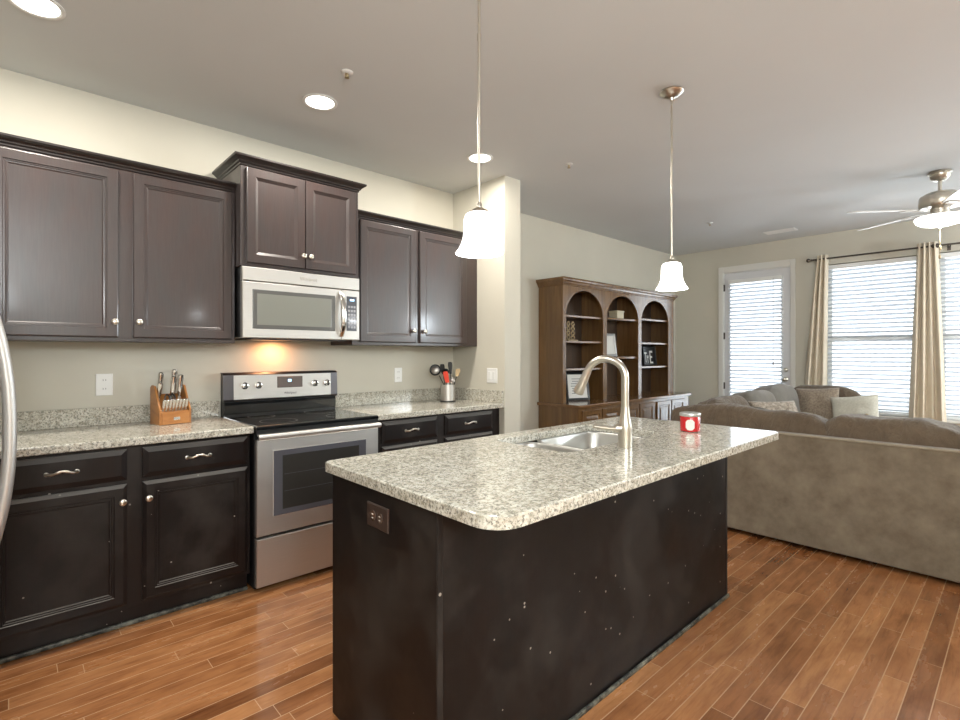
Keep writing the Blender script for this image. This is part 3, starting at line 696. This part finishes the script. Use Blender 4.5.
# ------------------------------------------------------------------ pendants
def pendant(x, y, label):
    t = thing('pendant_light', (x, y, 1.65), label, 'pendant light', 'pendant lights over the island')
    bm = bmesh.new(); lathe(bm, [(.062, CH - .0005), (.064, CH - .006), (.058, CH - .014), (.036, CH - .028), (.012, CH - .036), (.008, CH - .05)], (x, y, 0), 32); link('canopy', bm, M['nickel'], t, smooth=True)
    bm = bmesh.new(); tube(bm, [(x, y, 1.83), (x, y, CH - .075)], .0055, 12)
    for z in (2.13, 2.43): lathe(bm, [(.0055, -.012), (.007, -.011), (.007, .011), (.0055, .012)], (x, y, z), 12)
    pts = [(x + .009 * math.cos(a), y, CH - .062 + .016 * math.sin(a)) for a in [k * PI / 8 for k in range(17)]]; tube(bm, pts, .0022, 6)
    link('rod', bm, M['nickel'], t, smooth=True)
    bm = bmesh.new(); lathe(bm, [(.006, 1.845), (.010, 1.838), (.010, 1.826), (.022, 1.820), (.036, 1.810), (.040, 1.800), (.036, 1.796)], (x, y, 0), 28); link('socket_cap', bm, M['nickel'], t, smooth=True)
    bm = bmesh.new(); prof = [(.036, 1.805), (.046, 1.800), (.052, 1.785), (.0535, 1.765), (.0535, 1.742), (.056, 1.718), (.062, 1.698), (.071, 1.680), (.081, 1.666), (.083, 1.662)]
    lathe(bm, prof, (x, y, 0), 40, cap0=False, cap1=False); link('glass_shade', bm, M['shade'], t, smooth=True, auto=180, solid=.003)
pendant(1.218, -2.18, 'nearer pendant light with white bell shade, left end of island')
pendant(2.655, -2.176, 'farther pendant light with white bell shade, above the candle jar')

# ------------------------------------------------------------------ ceiling items
for (x, y), lb in (((.076, -.738), 'round recessed ceiling light cut by the top left corner of the photo'), ((1.293, -.762), 'round recessed ceiling light above the range'), ((2.521, -.776), 'round recessed ceiling light nearest the partition wall')):
    t = thing('recessed_light', (x, y, CH - .006), lb, 'ceiling light', 'recessed lights over the counter')
    bm = bmesh.new(); lathe(bm, [(.095, CH - .0005), (.096, CH - .004), (.088, CH - .007), (.078, CH - .004), (.076, CH - .001)], (x, y, 0), 40, cap0=False, cap1=False); link('trim_ring', bm, M['white'], t, smooth=True)
    bm = bmesh.new(); lathe(bm, [(.077, CH - .0008), (.077, CH - .003), (.03, CH - .0045)], (x, y, 0), 40); link('lens', bm, M['lamp'], t)
for (x, y), lb in (((1.256, -1.147), 'small fire sprinkler head above the range aisle'), ((3.094, -1.146), 'small fire sprinkler head beside the partition wall'), ((5.619, -1.135), 'small fire sprinkler head in front of the bookcase')):
    t = thing('sprinkler_head', (x, y, CH - .03), lb, 'sprinkler', 'ceiling sprinkler heads')
    bm = bmesh.new(); lathe(bm, [(.030, CH - .0005), (.030, CH - .003), (.022, CH - .007), (.010, CH - .008)], (x, y, 0), 24); link('escutcheon', bm, M['white'], t, smooth=True)
    bm = bmesh.new(); lathe(bm, [(.006, CH - .008), (.006, CH - .018), (.003, CH - .026), (.012, CH - .028), (.012, CH - .030)], (x, y, 0), 16); box(bm, x - .010, x - .007, y - .002, y + .002, CH - .028, CH - .008); box(bm, x + .007, x + .010, y - .002, y + .002, CH - .028, CH - .008); link('deflector', bm, M['brass'], t)
t = thing('air_vent', (6.6, -1.52, CH - .01), 'white ceiling air register near the patio door', 'vent')
bm = bmesh.new(); x0, x1, y0, y1 = 6.50, 6.66, -1.70, -1.38
for q in ((x0, x0 + .02, y0, y1), (x1 - .02, x1, y0, y1), (x0 + .02, x1 - .02, y0, y0 + .02), (x0 + .02, x1 - .02, y1 - .02, y1)): box(bm, *q, CH - .008, CH - .0005)
link('frame', bm, M['white'], t); bm = bmesh.new()
for k in range(7): obox(bm, (x0 + .03 + k * .0165, (y0 + y1) / 2, CH - .006), (.014, y1 - y0 - .04, .0015), Matrix.Rotation(math.radians(35), 3, 'Y'))
link('louvres', bm, M['white'], t); link('duct', B((x0 + .02, x1 - .02, y0 + .02, y1 - .02, CH - .0012, CH - .0006)), M['dark'], t)

# ceiling fan
fx_, fy_ = 5.377, -3.029
t = thing('ceiling_fan', (fx_, fy_, 2.30), 'ceiling fan with white blades and lit glass bowl at the right edge', 'ceiling fan')
def fl(name, prof, m, **k):
    bm = bmesh.new(); lathe(bm, prof, (fx_, fy_, 0), 40, **k); return link(name, bm, m, t, smooth=True)
fl('canopy', [(.075, CH - .0005), (.076, CH - .012), (.066, CH - .020), (.062, CH - .045), (.040, CH - .068), (.016, CH - .075)], M['nickel'])
fl('downrod', [(.013, CH - .075), (.013, CH - .165), (.022, CH - .17), (.024, CH - .185), (.02, CH - .19)], M['nickel'])
fl('motor_housing', [(.03, 2.585), (.09, 2.577), (.125, 2.556), (.130, 2.542), (.130, 2.480), (.120, 2.462), (.06, 2.452)], M['nickel'])
fl('switch_housing', [(.06, 2.452), (.058, 2.41), (.075, 2.405), (.130, 2.402), (.132, 2.394), (.03, 2.392)], M['nickel'])
bm = bmesh.new(); lathe(bm, [(.150, 2.392), (.158, 2.387), (.158, 2.372), (.148, 2.352), (.122, 2.333), (.08, 2.322), (.02, 2.319)], (fx_, fy_, 0), 48); link('glass_bowl', bm, M['fanglass'], t, smooth=True)
fl('bowl_finial', [(.022, 2.320), (.020, 2.312), (.010, 2.306), (.006, 2.296), (.001, 2.294)], M['nickel'])
for k in range(5):
    a = math.radians(131 + 72 * k); Rz = Matrix.Rotation(a, 3, 'Z'); Rb = Rz @ Matrix.Rotation(math.radians(-11), 3, 'X')
    bm = bmesh.new(); outl = [(.20, -.052), (.24, -.060), (.62, -.070), (.655, -.058), (.67, -.03), (.67, .03), (.655, .058), (.62, .070), (.24, .060), (.20, .052)]
    r0 = [bm.verts.new(Rb @ Vector((p[0], p[1], -.003)) + Vector((fx_, fy_, 2.445))) for p in outl]; r1 = [bm.verts.new(Rb @ Vector((p[0], p[1], .003)) + Vector((fx_, fy_, 2.445))) for p in outl]
    ring_faces(bm, [r0, r1]); bl = link('blade', bm, M['fanblade'], t)
    bm = bmesh.new(); outl = [(.135, -.020), (.19, -.012), (.22, -.040), (.275, -.036), (.285, 0), (.275, .036), (.22, .040), (.19, .012), (.135, .020)]
    r0 = [bm.verts.new(Rb @ Vector((p[0], p[1], -.0105)) + Vector((fx_, fy_, 2.445))) for p in outl]; r1 = [bm.verts.new(Rb @ Vector((p[0], p[1], -.0035)) + Vector((fx_, fy_, 2.445))) for p in outl]
    ring_faces(bm, [r0, r1]); link('blade_iron', bm, M['fanblade'], bl)
for dx, zb in ((-.02, 2.09), (.02, 2.165)):
    px, py = fx_ + dx * .73 - .06 * .68, fy_ - dx * .68 - .06 * .73 - .13
    bm = bmesh.new(); tube(bm, [(fx_ + dx, fy_, 2.322), (fx_ + dx, fy_, zb)], .0016, 6)
    lathe(bm, [(.002, zb), (.007, zb - .008), (.007, zb - .030), (.003, zb - .036)], (fx_ + dx, fy_, 0), 12); link('pull_chain', bm, M['brass'], t, smooth=True)

# ------------------------------------------------------------------ refrigerator at the left edge
t = thing('refrigerator', (-.45, -1.6, 0), 'stainless refrigerator whose bowed door handle shows at the left edge', 'refrigerator')
link('body', B((-.84, -.125, -1.99, -1.08, .02, 1.76)), M['black'], t, bev=.005)
link('door', B((-.118, -.056, -1.988, -1.540, .62, 1.755)), M['steel'], t, bev=.012, seg=3)
link('door', B((-.118, -.056, -1.534, -1.082, .62, 1.755)), M['steel'], t, bev=.012, seg=3)
link('freezer_drawer', B((-.118, -.056, -1.988, -1.082, .06, .61)), M['steel'], t, bev=.012, seg=3)
for yh in (-1.575, -1.50):
    bm = bmesh.new(); pts = []
    for i in range(33):
        u = i / 32 * 2 - 1; pts.append((-.062 + .060 * (1 - abs(u) ** 2.2), yh, 1.10 + u * .40))
    tube(bm, pts, .016, 14, squash=(1, 1)); link('handle', bm, M['steel'], t, smooth=True)

# ------------------------------------------------------------------ knife block and knives
kc = Vector((.668, -.17, .9145)); th = math.radians(9); RZ = Matrix.Rotation(th, 3, 'Z')
def kp(x, y, z): return RZ @ Vector((x * .93, y, z)) + kc
t = thing('knife_block', kc, 'honey-coloured wooden knife block with metal nameplate', 'knife block')
def kprism(bm, poly, a0, a1):
    r0 = [bm.verts.new(kp(a0, *p)) for p in poly]; r1 = [bm.verts.new(kp(a1, *p)) for p in poly]; ring_faces(bm, [r0, r1])
bm = bmesh.new(); sidep = [(-.080, 0), (.055, 0), (.055, .205), (.038, .218), (.0, .213), (-.080, .080)]
kprism(bm, sidep, -.088, -.076); link('side_board', bm, M['oak'], t, bev=.002)
bm = bmesh.new(); kprism(bm, sidep, .076, .088); link('side_board', bm, M['oak'], t, bev=.002)
bm = bmesh.new(); kprism(bm, [(-.076, .001), (.050, .001), (.050, .165), (-.002, .115), (-.045, .082), (-.076, .070)], -.0755, .0755); kprism(bm, [(-.082, .001), (-.0765, .001), (-.0765, .066), (-.082, .066)], -.0755, .0755); link('core_block', bm, M['oak'], t, bev=.002)
bm = bmesh.new(); v_ = obox(bm, kp(0.005, -.0835, .032), (.032, .0015, .016), RZ); link('nameplate', bm, M['chrome'], t)
def knife(base_, tip, r, label, group, hm='steel', nm='knife'):
    t = thing(nm, base_, label, 'knife', group); b, e = Vector(base_), Vector(tip); d = (e - b)
    bm = bmesh.new(); tube(bm, [b + d * s for s in (0.05, .12, .3, .6, .85, .97, 1.0)], [r * .75, r * .8, r * 1.0, r * .9, r * 1.15, r * 1.0, r * .4], 12, squash=(.75, 1.15)); h = link('handle', bm, M['chrome'], t, smooth=True)
    bm = bmesh.new(); tube(bm, [b - d * .22, b + d * .06], r * .62, 8, squash=(.35, 1.1)); link('blade', bm, M['steel'], t)
    return t
steakpos = ['far left', 'second from left', 'third from left', 'fourth from left', 'fourth from right', 'third from right', 'second from right', 'far right']
for i in range(8):
    xk = -.063 + i * .018
    knife(kp(xk, -.064, .084), kp(xk - .001, -.090, .140), .0068, 'small steel-handled steak knife, %s in the block\'s front row' % steakpos[i], 'steak knives in the front row')
big = [((-.062, .006, .140), (-.060, -.020, .235), .0105, 'shorter steel-handled knife at the left rear of the block'), ((-.048, .030, .160), (-.044, .012, .290), .012, 'taller steel-handled knife at the left rear of the block'),
       ((.012, .002, .130), (.014, -.026, .268), .012, 'steel-handled knife standing just right of the scissors'), ((.030, .030, .160), (.032, .014, .305), .013, 'tallest steel-handled knife at the rear of the block'), ((.056, .008, .145), (.058, -.012, .275), .012, 'steel-handled knife at the right rear of the block')]
for a, b, r, lb in big: knife(kp(*a), kp(*b), r, lb, 'large knives in the block')
t = thing('scissors', kp(-.010, .0, .10), 'black-handled kitchen scissors in the middle of the knife block', 'scissors')
bm = bmesh.new()
for s in (-1, 1):
    cxx = -.010 + s * .015; pts = [kp(cxx + .013 * math.cos(a), -.026 + .004 * math.sin(a), .142 + .022 * math.sin(a)) for a in [k * PI / 10 for k in range(21)]]
    tube(bm, pts, .0038, 8)
    tube(bm, [kp(cxx, -.026, .120), kp(-.010, -.008, .104)], .004, 8)
link('handle', bm, M['black'], t, smooth=True); bm = bmesh.new(); tube(bm, [kp(-.010, -.010, .110), kp(-.010, .012, .086)], .007, 8, squash=(1, .3)); link('blade', bm, M['steel'], t)

# ------------------------------------------------------------------ utensil crock
uc = Vector((2.660, -.235, .9145))
t = thing('utensil_crock', uc, 'brushed steel utensil holder with black base on right counter', 'utensil holder')
bm = bmesh.new(); lathe(bm, [(.060, .012), (.060, .142), (.0575, .142), (.0575, .016), (.01, .015)], uc, 36); link('cylinder', bm, M['steel'], t, smooth=True)
bm = bmesh.new(); lathe(bm, [(.066, 0), (.066, .007), (.0605, .0115), (.01, .0115)], uc, 36); link('base', bm, M['black'], t, smooth=True)
CR_ = Vector((.734, -.679, 0)); CF_ = Vector((.679, .734, 0))   # the crock's contents fan out to its sides and back
def up(a, f, z): return uc + CR_ * a + CF_ * f + Vector((0, 0, z))
def utensil(name, label, handle, hm, head, headm, cat='utensil'):
    t = thing(name, uc + Vector((0, 0, .02)), label, cat, 'utensils in the crock'); bm = bmesh.new(); tube(bm, [handle[0], handle[1]], .004, 8); link('handle', bm, M[hm], t, smooth=True)
    link('head', head, M[headm], t, smooth=True)
    return t
def disc(c, nrm, r, th, hollow=0, seg=28):
    bm = bmesh.new(); nrm = Vector(nrm).normalized(); u = nrm.cross(Vector((0, 0, 1))).normalized(); w = nrm.cross(u)
    P_ = [Vector(c) + u * r * math.cos(2 * PI * k / seg) + w * r * math.sin(2 * PI * k / seg) for k in range(seg)]
    if hollow: tube(bm, P_ + [P_[0]], hollow, 8, caps=False)
    rings = [[bm.verts.new(Vector(c) + nrm * dz + u * rr * math.cos(2 * PI * k / seg) + w * rr * math.sin(2 * PI * k / seg)) for k in range(seg)] for rr, dz in ((r * .98, -th), (r * .7, th * 1.5), (r * .3, th * 2.5), (.001, th * 2.8), (.001, th * 2.2), (r * .3, th * 1.9), (r * .7, th), (r * .98, -th * 1.3))]
    ring_faces(bm, rings, True, False, False); return bm
def paddle(c, up_, side, w, h, th, taper=.8, slots=0):
    bm = bmesh.new(); up_ = Vector(up_).normalized(); side = Vector(side).normalized(); n = up_.cross(side)
    poly = [(-w * taper / 2, -h / 2), (w * taper / 2, -h / 2), (w / 2, h * .2), (w * .46, h * .42), (w * .3, h / 2), (-w * .3, h / 2), (-w * .46, h * .42), (-w / 2, h * .2)]
    a = [bm.verts.new(Vector(c) + side * p + up_ * q - n * th / 2) for p, q in poly]; b = [bm.verts.new(Vector(c) + side * p + up_ * q + n * th / 2) for p, q in poly]
    ring_faces(bm, [a, b]); return bm
nv = -CF_
M['mesh'] = mat('steel_mesh', (.42, .40, .38), .4, .9)
st = utensil('mesh_strainer', 'round wire strainer leaning left in the steel crock', (up(.02, 0, .03), up(-.072, 0, .215)), 'black', disc(up(-.105, 0, .262), nv + Vector((0, 0, .2)), .040, .004), 'mesh')
bm = bmesh.new(); nn = (nv + Vector((0, 0, .2))).normalized(); uu = nn.cross(Vector((0, 0, 1))).normalized(); ww = nn.cross(uu); cc = up(-.105, 0, .262)
tube(bm, [cc + uu * .042 * math.cos(2 * PI * k / 28) + ww * .042 * math.sin(2 * PI * k / 28) for k in range(29)], .006, 8, caps=False); link('rim', bm, M['black'], st, smooth=True)
utensil('slotted_turner', 'black slotted turner standing between strainer and red spatula', (up(-.015, .012, .03), up(-.042, .03, .24)), 'black', paddle(up(-.047, .032, .275), (-.15, 0, 1), CR_, .038, .07, .003), 'black')
utensil('black_ladle', 'black ladle standing behind the red spatula', (up(-.005, -.002, .03), up(-.022, -.006, .225)), 'black', disc(up(-.022, -.016, .246), nv + Vector((0, 0, .5)), .027, .006, .004), 'black')
utensil('red_spatula', 'red silicone spatula leaning in front in the steel crock', (up(.022, -.026, .03), up(.004, -.045, .160)), 'white', paddle(up(-.010, -.047, .205), (-.25, 0, 1), CR_, .042, .095, .012, .7), 'redsil')
utensil('black_spoon', 'tall black spoon upright at the back of the crock', (up(.014, .025, .03), up(.018, .028, .23)), 'black', paddle(up(.017, .028, .278), (-.06, 0, 1), CR_, .036, .10, .008, .5), 'black')
utensil('pasta_server', 'copper-toned pasta server leaning right in the crock', (up(.02, .0, .03), up(.072, .0, .21)), 'black', paddle(up(.080, 0, .240), (.22, 0, 1), CR_, .040, .065, .006, .6), 'gold')
utensil('steel_ladle', 'small steel spoon low at the right of the crock', (up(.004, -.022, .03), up(.034, -.022, .155)), 'steel', disc(up(.037, -.022, .178), nv + Vector((0, 0, .4)), .022, .004, .002), 'mesh')

# ------------------------------------------------------------------ bookcase
bx0, bx1 = 4.075, 6.415
t = thing('bookcase', (5.24, -.3, 0), 'large brown wooden bookcase with three arched bays on cabinet base', 'bookcase')
BY = -.325; BT = .808
link('side_panel', B((bx0, bx0 + .03, BY + .022, -.006, BT, 2.03)), M['walnut'], t)
link('side_panel', B((bx1 - .03, bx1, BY + .022, -.006, BT, 2.03)), M['walnut'], t)
bays = [(4.125, 4.785, 3), (4.858, 5.528, 2), (5.598, 6.276, 3)]
bm = bmesh.new(); zsp = 1.70; ztop = 2.03; y0, y1 = BY, BY + .0215
xs = [bx0 - .002] + [q for b in bays for q in b[:2]] + [bx1 + .002]
for i in range(0, len(xs), 2): box(bm, xs[i], xs[i + 1], y0, y1, BT, zsp)
NA = 20
for a, b, _ in bays:
    cx, rx, rz = (a + b) / 2, (b - a) / 2, .275
    for k in range(NA):
        a0, a1 = PI - PI * k / NA, PI - PI * (k + 1) / NA
        p0 = (cx + rx * math.cos(a0), zsp + rz * math.sin(a0)); p1 = (cx + rx * math.cos(a1), zsp + rz * math.sin(a1))
        prism(bm, [p0, p1, (p1[0], ztop), (p0[0], ztop)], y0, y1, 'y')
for i in range(0, len(xs), 2): box(bm, xs[i], xs[i + 1], y0, y1, zsp, ztop)
bmesh.ops.remove_doubles(bm, verts=bm.verts, dist=1e-5)
link('face_frame', bm, M['walnut'], t)
bm = bmesh.new(); crown(bm, bx0 - .003, bx1 + .003, -.004, BY, 2.005, [(0, 0), (.006, .004), (.006, .014), (.014, .022), (.022, .038), (.034, .050), (.036, .062), (.040, .066), (.040, .078)], True, True); link('cornice', bm, M['walnut'], t)
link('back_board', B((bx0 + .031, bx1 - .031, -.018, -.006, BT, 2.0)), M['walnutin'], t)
for x in (4.822, 5.563): link('divider', B((x - .012, x + .012, BY + .022, -.0185, BT, 1.99)), M['walnut'], t)
link('hutch_top', B((bx0 + .031, bx1 - .031, BY + .022, -.0185, 1.99, 2.01)), M['walnut'], t)
for (a, b), zs in zip(((4.106, 4.8095), (4.8345, 5.5505), (5.5755, 6.384)), ((1.712, 1.446, 1.160), (1.722, 1.278), (1.745, 1.452, 1.158))):
    for z in zs: link('shelf', B((a, b, BY + .024, -.019, z - .022, z)), M['walnutx'], t, bev=.002)
link('base_top', B((bx0 - .030, bx1 + .045, -.545, -.004, .775, .8075)), M['walnutx'], t, bev=.008, seg=3)
link('base_body', B((bx0 - .005, bx1 + .02, -.515, -.006, .06, .7745)), M['walnut'], t, bev=.003)
link('plinth', B((bx0 - .012, bx1 + .027, -.522, -.004, 0, .0595)), M['walnut'], t, bev=.005)
BDL = [(0, -.016), (0, -.004), (.004, 0), (.045, 0), (.050, -.007), (.060, -.007), (.085, -.001)]
for i, (a, b) in enumerate(((4.125, 4.455), (4.475, 4.805), (4.87, 5.19), (5.21, 5.53), (5.60, 5.94), (5.96, 6.30))):
    bm = bmesh.new(); nested(bm, a, b, .10, .745, BDL, fy(-.532)); d = link('door', bm, M['walnut'], t)
    kx = b - .03 if i % 2 == 0 else a + .03
    bm = bmesh.new(); lathe(bm, [(.006, 0), (.005, -.010), (.013, -.016), (.013, -.022), (.003, -.025)], (kx, -.5325, .48), 16, 'y'); link('knob', bm, M['bronze'], d, smooth=True)

# decor in the bookcase
def frame(name, cx, cy, z, w, h, tilt, yaw, fm, label, border=.03, picm='paper', art=None, cat='picture frame', group=None):
    t = thing(name, (cx, cy, z), label, cat, group); R_ = Matrix.Rotation(yaw, 3, 'Z') @ Matrix.Rotation(-tilt, 3, 'X')
    def P(a, d, b): return R_ @ Vector((a, -d, b)) + Vector((cx, cy, z + .002))
    bm = bmesh.new(); rings = []
    for ins, d in ((0, 0), (0, .016), (border * .5, .018), (border, .012), (border, .006)):
        rings.append([bm.verts.new(P(a, d, b)) for a, b in ((-w / 2 + ins, ins), (w / 2 - ins, ins), (w / 2 - ins, h - ins), (-w / 2 + ins, h - ins))])
    ring_faces(bm, rings, True, True, False); link('moulding', bm, fm, t)
    bm = bmesh.new(); vs = [bm.verts.new(P(a, d, b)) for d in (.003, .006) for a, b in ((-w / 2 + border, border), (w / 2 - border, border), (w / 2 - border, h - border), (-w / 2 + border, h - border))]
    ring_faces(bm, [vs[:4], vs[4:]]); p = link('picture', bm, M[picm] if isinstance(picm, str) else picm, t)
    if art:
        bm = bmesh.new()
        for (a0, a1, b0, b1) in art:
            q = [bm.verts.new(P(a, d, b)) for d in (.0062, .0068) for a, b in ((a0, b0), (a1, b0), (a1, b1), (a0, b1))]; ring_faces(bm, [q[:4], q[4:]])
        link('artwork', bm, mat('print_ink', (.22, .22, .22), .6) if picm == 'paper' else M['paper'], p)
    return t
rr = random.Random(3)
art = [(-.08 + .02 * rr.random(), .08 - .03 * rr.random(), .07 + i * .026, .078 + i * .026) for i in range(7)]
frame('picture_frame', 4.50, -.20, BT + .001, .28, .30, math.radians(10), math.radians(-22), M['black'], 'black picture frame with white print standing on the bookcase base', .022, 'paper', art)
frame('picture_frame', 5.16, -.17, 1.2795, .22, .27, math.radians(8), math.radians(-8), M['silver'], 'tall silver picture frame on the middle bay shelf', .025)
frame('picture_frame', 6.08, -.17, 1.1595, .32, .25, math.radians(6), 0, M['black'], 'black framed picture with white shapes in the right bay', .012, M['black'],
      [(-.10, -.088, .04, .16), (-.125, -.065, .15, .17), (-.05, -.04, .03, .11), (-.065, -.052, .10, .13), (-.038, -.025, .10, .13), (.005, .03, .025, .19), (.03, .085, .165, .19), (.03, .07, .098, .12), (.03, .085, .025, .048)])
t = thing('open_box', (5.21, -.2, 1.7225), 'small cream box on the top shelf of the middle bay', 'box')
link('carton', B((5.14, 5.28, -.28, -.17, 1.7225, 1.795)), M['boxc'], t, bev=.004); link('box_lid', B((5.135, 5.285, -.285, -.165, 1.7955, 1.812)), M['boxc'], t, bev=.003)
t = thing('scroll_bookend', (4.25, -.2, 1.447), 'carved scrollwork ornament on a shelf in the left bay', 'ornament')
bm = bmesh.new(); box(bm, 4.215, 4.375, -.29, -.21, 1.4465, 1.458); link('base', bm, M['gold'], t, bev=.002)
bm = bmesh.new()
for cx in (4.257, 4.335):
    pts = [(cx + .028 * math.sin(k / 24 * 4 * PI) * (1 - .3 * k / 24), -.25, 1.458 + .19 * k / 24) for k in range(25)]; tube(bm, pts, .0075, 8)
    pts = [(cx - .028 * math.sin(k / 24 * 4 * PI) * (1 - .3 * k / 24), -.25, 1.458 + .19 * k / 24) for k in range(25)]; tube(bm, pts, .0075, 8)
link('scrollwork', bm, M['gold'], t, smooth=True)

# ------------------------------------------------------------------ sofa
def blob(c, size, e1=.45, e2=.35, wr=.012, fr=3.0, seed=0, rot=None, nu=56, nv=28, rid=True):
    """plump cushion: super-ellipsoid with soft wrinkles"""
    bm = bmesh.new(); rings = []; R_ = rot or Matrix.Identity(3); C = Vector(c)
    def sp(x, e): return math.copysign(abs(x) ** e, x)
    for j in range(1, nv):
        ph = -PI / 2 + PI * j / nv; ring = []
        for i in range(nu):
            a = 2 * PI * i / nu
            p = Vector((size[0] / 2 * sp(math.cos(ph), e1) * sp(math.cos(a), e2), size[1] / 2 * sp(math.cos(ph), e1) * sp(math.sin(a), e2), size[2] / 2 * sp(math.sin(ph), e1)))
            q = p + Vector((seed * 3.1, seed * 1.7, 0)); n = noise.noise(q * fr) + .5 * noise.noise(q * fr * 2.3)
            rg = 1 - abs(noise.noise(Vector((q.x * 2, q.y * 7, q.z * 3 + q.y * 4)))) * 2
            p += p.normalized() * (wr * n + (wr * .7 * rg if rid else 0))
            ring.append(bm.verts.new(R_ @ p + C))
        rings.append(ring)
    ring_faces(bm, rings); return bm
def pillow(c, w, h, th, R_, m, label, seed=0, nm='throw_pillow', g=None, button=False):
    bm = bmesh.new(); n = 24; C = Vector(c); F = []; K = []
    def pos(u, v, s):
        t_ = ((1 - abs(u) ** 3.2) * (1 - abs(v) ** 3.2)); t_ = max(t_, 0) ** .55
        k = 1 - .05 * (1 - abs(u) ** 2) * abs(v) ** 6 - 0; k2 = 1 - .05 * (1 - abs(v) ** 2) * abs(u) ** 6
        p = Vector((s * th / 2 * t_ * (1 + .15 * noise.noise(Vector((u * 2, v * 2, s + seed)))), w / 2 * u * k2, h / 2 * v * k))
        return R_ @ p + C
    G = {}
    for s in (1, -1):
        for j in range(n + 1):
            for i in range(n + 1):
                u, v = i / n * 2 - 1, j / n * 2 - 1; ed = i in (0, n) or j in (0, n)
                if s == -1 and ed: G[(s, i, j)] = G[(1, i, j)]
                else: G[(s, i, j)] = bm.verts.new(pos(u, v, s))
        for j in range(n):
            for i in range(n): bm.faces.new((G[(s, i, j)], G[(s, i + 1, j)], G[(s, i + 1, j + 1)], G[(s, i, j + 1)]))
    t = thing(nm, C - Vector((0, 0, h / 2)), label, 'pillow', g)
    link('pillow_cover', bm, m, t, smooth=True, auto=180)
    if button:
        bm = bmesh.new(); lathe(bm, [(.006, 0), (.020, -.002), (.022, -.008), (.016, -.012), (.003, -.013)], (0, 0, 0), 16, 'x')
        for v in bm.verts: v.co = R_ @ (v.co + Vector((-th / 2 * .82, -w * .26, -h * .10))) + C
        link('button', bm, M['brass'], t, smooth=True)
    return t
t = thing('sectional_sofa', (4.3, -2.9, 0), 'taupe microsuede sectional sofa with its long back towards the kitchen', 'sofa')
SXB = 3.863; YL = -1.50; YE = -4.35; XE = 6.78
bm = bmesh.new(); prism(bm, rrect(YE, YL, .035, .770, .012, 3), SXB, SXB + .085, 'x'); link('back_panel', bm, M['suede'], t, bev=.01)
bm = bmesh.new(); pr = [(SXB - .002, YE + .01, .765), (SXB - .002, YL - .01, .765)]; tube(bm, pr, .0065, 8); link('piping', bm, M['piping'], t, smooth=True)
link('side_back_panel', B((SXB + .087, XE, YL - .14, YL, .035, .762)), M['suede'], t, bev=.015)
link('end_back_panel', B((XE - .14, XE, -2.42, YL - .142, .035, .762)), M['suede'], t, bev=.015)
link('seat_base', B((SXB + .087, 4.86, YE, -2.4, .05, .30), ), M['suede'], t, bev=.01)
link('seat_base', B((SXB + .087, XE - .142, -2.398, YL - .142, .05, .30)), M['suede'], t, bev=.01)
for (a, b, c_, d) in ((4.03, 4.88, -3.24, -2.42), (4.03, 4.88, -4.34, -3.26), (4.03, 4.98, -2.40, -1.66), (5.0, 5.80, -2.42, -1.66), (5.82, 6.62, -2.42, -1.66)):
    link('seat_cushion', blob(((a + b) / 2, (c_ + d) / 2, .375), (b - a, d - c_, .17), .25, .25, .006, 2.5, a + c_), M['suede'], t, smooth=True, auto=180)
# back cushions along the long back
for k, (ya, yb) in enumerate(((-2.585, -1.545), (-3.24, -2.595), (-4.30, -3.25))):
    link('back_cushion', blob((4.085, (ya + yb) / 2, .70), (.30, yb - ya + .03, .40), .5, .25, .028, 4.2, k + 1.3, Matrix.Rotation(math.radians(3), 3, 'Y'), 80, 40), M['suedecush'], t, smooth=True, auto=180)
for k, (xa, xb, zc_, mm) in enumerate(((4.18, 4.95, .68, 'suedecush'), (4.95, 5.60, .70, 'suedegrey'), (5.55, 6.32, .725, 'suedegrey'))):
    link('back_cushion', blob(((xa + xb) / 2, -1.70, zc_), (xb - xa, .30, .50), .6, .5, .020, 3.5, k + 5.1, Matrix.Rotation(math.radians(-10), 3, 'X'), 64, 32), M[mm], t, smooth=True, auto=180)
link('back_cushion', blob((6.50, -1.98, .71), (.28, .72, .50), .6, .5, .012, 3, 9.2, Matrix.Rotation(math.radians(8), 3, 'Y'), 56, 28), M['suedecush'], t, smooth=True, auto=180)
pillow((6.26, -1.985, .755), .40, .40, .15, Matrix.Rotation(math.radians(16), 3, 'Y') @ Matrix.Rotation(math.radians(-4), 3, 'X'), M['tweed'], 'beige tweed throw pillow next to the ivory pillow', 1, g='throw pillows on the sofa')
pillow((6.12, -2.34, .715), .40, .38, .14, Matrix.Rotation(math.radians(-6), 3, 'Z') @ Matrix.Rotation(math.radians(20), 3, 'Y') @ Matrix.Rotation(math.radians(-9), 3, 'X'), M['ivory'], 'ivory throw pillow with a round button in front of the window', 2, g='throw pillows on the sofa', button=True)
pillow((5.02, -1.98, .72), .46, .36, .14, Matrix.Rotation(math.radians(55), 3, 'Z') @ Matrix.Rotation(math.radians(24), 3, 'Y'), M['pattern'], 'patterned brown and cream throw pillow half hidden behind the sofa back', 3, g='throw pillows on the sofa')
